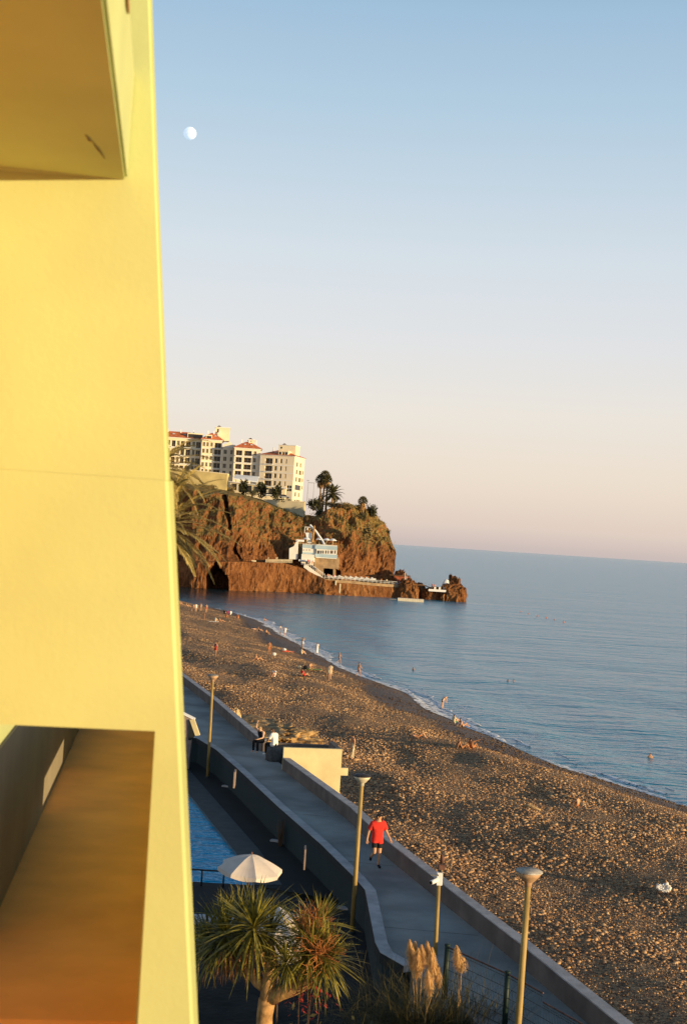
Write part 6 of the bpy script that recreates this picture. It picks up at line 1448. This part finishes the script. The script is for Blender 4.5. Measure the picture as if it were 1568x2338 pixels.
# --- on the beach: px, py of the feet, heading, pose ...
S, W_, SI, LE, LI, CR = p_stand, p_walk, p_sit, p_lean, p_lie, p_crouch
PE = [
 (410, 1381, -60, SI, 'skin', (('briefs', 'c_black'),), {}, 'seated bather closest to the yellow building at the far waterline'),
 (427, 1385, -60, LE, 'skin', (('briefs', 'c_blue'),), {}, 'reclining bather second from the yellow building at the far waterline'),
 (439, 1396, -50, p_bend, 'skin_fair', (('trunks', 'c_orange'),), {}, 'bending bather in orange trunks at the far end of the beach'),
 (447.5, 1397.5, 10, S, 'skin_fair', (('swimsuit', 'c_white'),), {}, 'bather in white swimsuit beside the bending one'),
 (458, 1396, -20, S, 'skin', (('trunks', 'c_cream'),), {}, 'bather standing in cream trunks at the far waterline'),
 (471, 1399, 170, S, 'skin', (('trunks', 'c_red'),), {}, 'bather standing in red trunks at the far waterline'),
 (467, 1416, 90, S, 'skin_deep', (('trunks', 'c_black'),), dict(h=1.3), 'child in dark trunks on the dark patch of far shingle'),
 (491, 1420, -40, SI, 'skin_fair', (('shirt', 'c_cream'),), {}, 'person in cream shirt sitting beside a white mat, far beach'),
 (504, 1420.5, -70, LE, 'skin', (('trunks', 'c_orange'),), {}, 'person in orange trunks reclining next to the white mat'),
 (512.5, 1402, -20, SI, 'skin', (('shirt', 'c_black'),), {}, 'person in black shirt seated in the trio by the surf'),
 (516, 1411, -30, SI, 'skin_deep', (('trunks', 'c_orange'),), {}, 'bather in orange trunks sitting before the trio by the surf'),
 (520, 1403, 20, SI, 'skin', (('shirt', 'c_purple'),), {}, 'person in purple shirt in the middle of the trio by the surf'),
 (527, 1404, 60, SI, 'skin_fair', (('shirt', 'c_white'),), {}, 'person in white shirt at the end of the trio by the surf'),
 (543.5, 1414, 150, CR, 'skin', (('trunks', 'c_red'), ('shirt', 'c_orange')), {}, 'person in orange shirt crouching near the far surf'),
 (602.5, 1419.5, -80, SI, 'skin', (('trunks', 'c_black'),), {}, 'bather sitting alone right at the water line'),
 (582, 1438, -70, LI, 'skin_fair', (('briefs', 'c_orange'),), {}, 'sunbather lying flat on the grey shingle, far middle'),
 (591, 1442, -60, LE, 'skin', (('swimsuit', 'c_black'),), {}, 'woman in black swimsuit leaning back beside the flat sunbather'),
 (607.5, 1449.5, -120, SI, 'skin', (('trunks', 'c_black'),), {}, 'dark haired bather sitting below the flat sunbather'),
 (639.5, 1450, -150, S, 'skin', (('tank', 'c_white'),), dict(dress=(.62, 'c_white')), 'woman in white dress, one of a strolling pair'),
 (650, 1453.5, 170, S, 'skin', (('shirt', 'c_white'), ('shorts', 'c_white')), {}, 'person in white shirt and white shorts, other half of the strolling pair'),
 (614, 1496, 180, W_, 'skin_deep', (('trunks', 'c_orange'),), dict(h=1.85), 'tall tanned bather standing in mid beach'),
 (690, 1481, -30, p_armup, 'skin', (('shorts', 'c_white'), ('bikini_top', 'c_cream')), dict(h=1.8), 'bather in white shorts raising one arm near the water'),
 (687.5, 1494.5, -60, SI, 'skin_fair', (('shirt', 'c_cream'),), {}, 'person in cream shirt sitting at the feet of the one with the raised arm'),
 (723, 1493, -20, S, 'skin', (('shirt', 'c_white'),), dict(dress=(.95, 'c_white'), h=1.75), 'woman in long white dress standing at the surf'),
 (773.5, 1515, -70, p_wade, 'skin', (('trunks', 'c_black'),), {}, 'wader in black trunks stepping into the foam'),
 (656, 1489.5, -70, LI, 'skin', (('swimsuit', 'c_red'),), {}, 'sunbather in red lying beside a white bundle'),
 (491.5, 1497, 150, S, 'skin', (('tank', 'c_purple'), ('shorts', 'c_red')), dict(h=1.75), 'person in purple top and red shorts alone on the far shingle'),
 (587, 1508, -70, LE, 'skin', (('briefs', 'c_red'),), {}, 'sunbather leaning back, alone below the tall tanned bather'),
 (706.5, 1531, -140, CR, 'skin', (('shorts', 'c_cream'),), dict(hair='hair_fair'), 'fair haired person crouching above two seated people'),
 (749, 1554.5, 150, S, 'skin', (('swimsuit', 'c_cream'),), dict(h=1.7), 'nearer one of a couple standing close together'),
 (752.5, 1552, -20, S, 'skin_fair', (('shirt', 'c_cream'), ('shorts', 'c_cream')), dict(h=1.82), 'taller one of a couple standing close together'),
 (626, 1546, 150, SI, 'skin', (('shirt', 'c_white'), ('trunks', 'c_red')), {}, 'person in white shirt and red trunks sitting on the sunny shingle'),
 (693, 1545, -60, LE, 'skin', (('shirt', 'c_red'),), {}, 'person in red shirt leaning back below the crouching one'),
 (818, 1545, -60, p_wade, 'skin', (('trunks', 'c_orange'),), dict(h=1.8), 'wader in orange trunks on the wet dark strip'),
 (1009, 1619, -70, p_bend, 'skin_fair', (('trunks', 'c_black'),), dict(h=1.8), 'pale bather in black trunks bending forward in the foam'),
 (1035, 1653, -60, SI, 'skin_fair', (('shirt', 'c_cream'), ('trunks', 'c_green')), {}, 'person in cream shirt and green trunks sitting by the foam'),
 (1054, 1661, -60, LE, 'skin', (('briefs', 'c_black'),), {}, 'bather leaning back next to the one in green trunks'),
 (955, 1685, -100, lambda: p_lie(True), 'skin', (('trunks', 'c_orange'),), {}, 'sunbather lying on the back with knees raised'),
 (1052, 1711, -80, LE, 'skin_deep', (('briefs', 'c_black'),), {}, 'seated bather beside the one who points to sea'),
 (1076, 1711, -40, p_point, 'skin_deep', (('trunks', 'c_orange'),), {}, 'seated bather stretching one arm out towards the sea'),
 (1318, 1843, 40, SI, 'skin', (('trunks', 'c_orange'),), dict(h=1.2), 'child in orange sitting alone on the shingle near the frame edge'),
]
for px, py, hd_, ps, skn, wr_, kw, lb in PE:
    kw = dict(kw); person(lb, B(px, py) + Vector((0, 0, .04)), hd_, ps(), skn, kw.pop('hair', random.choice(('hair_dark', 'hair_brown', 'hair_dark'))), wr_, **kw)
for px, py, hd_, lb, hr_ in ((943, 1528.5, -60, 'swimmer with arms out in the calm water', 'hair_brown'), (1158.5, 1556, 120, 'dark wet head of a swimmer beside another one', 'hair_dark'), (1172, 1556.5, 90, 'swimmer with sunlit face next to the dark head', 'hair_brown'), (1483.5, 1728, 170, 'lone swimmer close to the frame edge', 'hair_brown')):
    w_ = G(px, py, 0); person(lb, w_ + Vector((0, 0, -1.36)), hd_, p_wade() if px == 943 else p_stand(), 'skin' if px != 1158.5 else 'skin_deep', hr_, (('trunks', 'c_black'),), group='swimmers in the bay', long_hair=(px == 1158.5))
# --- far away on the walkway, terrace and islet
FP = [(747.5, 1321.5, 448.6, 'c_orange', 'visitor in orange before the tunnel mouth'), (752, 1322, 448.6, 'c_white', 'visitor in white before the tunnel mouth'), (761, 1323, 448.8, 'c_red', 'visitor in red by the second dark opening'), (772, 1324, 449.3, 'c_white', 'visitor in white leaning on the walkway rail'),
      (787, 1325.5, 450, 'c_cream', 'visitor in cream at the start of the chair row'), (703, 1288, 447.6, 'c_red', 'visitor in red at the restaurant doorway'), (707, 1289, 447.6, 'c_white', 'visitor in white at the restaurant doorway'), (713, 1291, 447.6, 'c_orange', 'visitor in orange on the stair landing'),
      (701, 1216, 453.4, 'c_white', 'figure in white in the lookout frame'), (708, 1217, 453.4, 'c_cream', 'figure in cream in the lookout frame'), (870, 1332, 452.5, 'c_orange', 'visitor in orange near the tip of the walkway'), (882, 1333, 453, 'c_cream', 'visitor in cream near the tip of the walkway'),
      (985.5, 1344, 456.5, 'c_red', 'visitor in red standing on the islet landing'), (992, 1344.5, 456.5, 'c_orange', 'smaller visitor in orange on the islet landing'), (694, 1275, 451, 'c_purple', 'visitor in purple beside the restaurant wall')]
for px, py, d, c_, lb in FP:
    person(lb, P(px, py, d), random.uniform(0, 360), p_stand(), 'skin', 'hair_dark', (('shirt', c_), ('shorts', 'c_black')), group='visitors on the headland')
finish_people()
# towels and bags by the bathers
def towel(px, py, hd_, m_, label):
    p = B(px, py); mb = MB(); n = 8
    mb.add([(x / n * 1.8 - .9, y * .7 - .35, .13 + .03 * noise.noise(Vector((x * .7, y * 3, px)))) for x in range(n + 1) for y in (0, 1)], [(2 * i, 2 * i + 1, 2 * i + 3, 2 * i + 2) for i in range(n)])
    for v_i in range(len(mb.f)): pass
    o = mb.build('towel', M[m_]); o.location = p; o.rotation_euler = (0, 0, R(hd_)); tag(o, label, 'towel')
    sm_ = o.modifiers.new('thick', 'SOLIDIFY'); sm_.thickness = .03
towel(657, 1489.8, 15, 'c_red', 'red towel under the sunbather in red'); towel(488, 1421, 20, 'c_white', 'white mat beside the person in cream, far beach'); towel(717, 1530.5, 10, 'c_green', 'dark green towel by the crouching fair haired person'); towel(697, 1546, 5, 'c_black', 'dark towel below the person in red shirt')
def bag(px, py, m_, label): rock('beach_bag', B(px, py) + Vector((0, 0, .2)), (.26, .2, .24), px, M[m_], label, 'bag', 'bags beside the bathers', 3, .25)
bag(649, 1486.5, 'c_white', 'white bundle beside the sunbather in red'); bag(626 + 0, 1497, 'c_white', 'small white bag at the feet of the tall tanned bather'); bag(684, 1527, 'c_cream', 'cream bag left of the crouching person'); bag(697, 1527.5, 'c_black', 'black bag left of the crouching person')
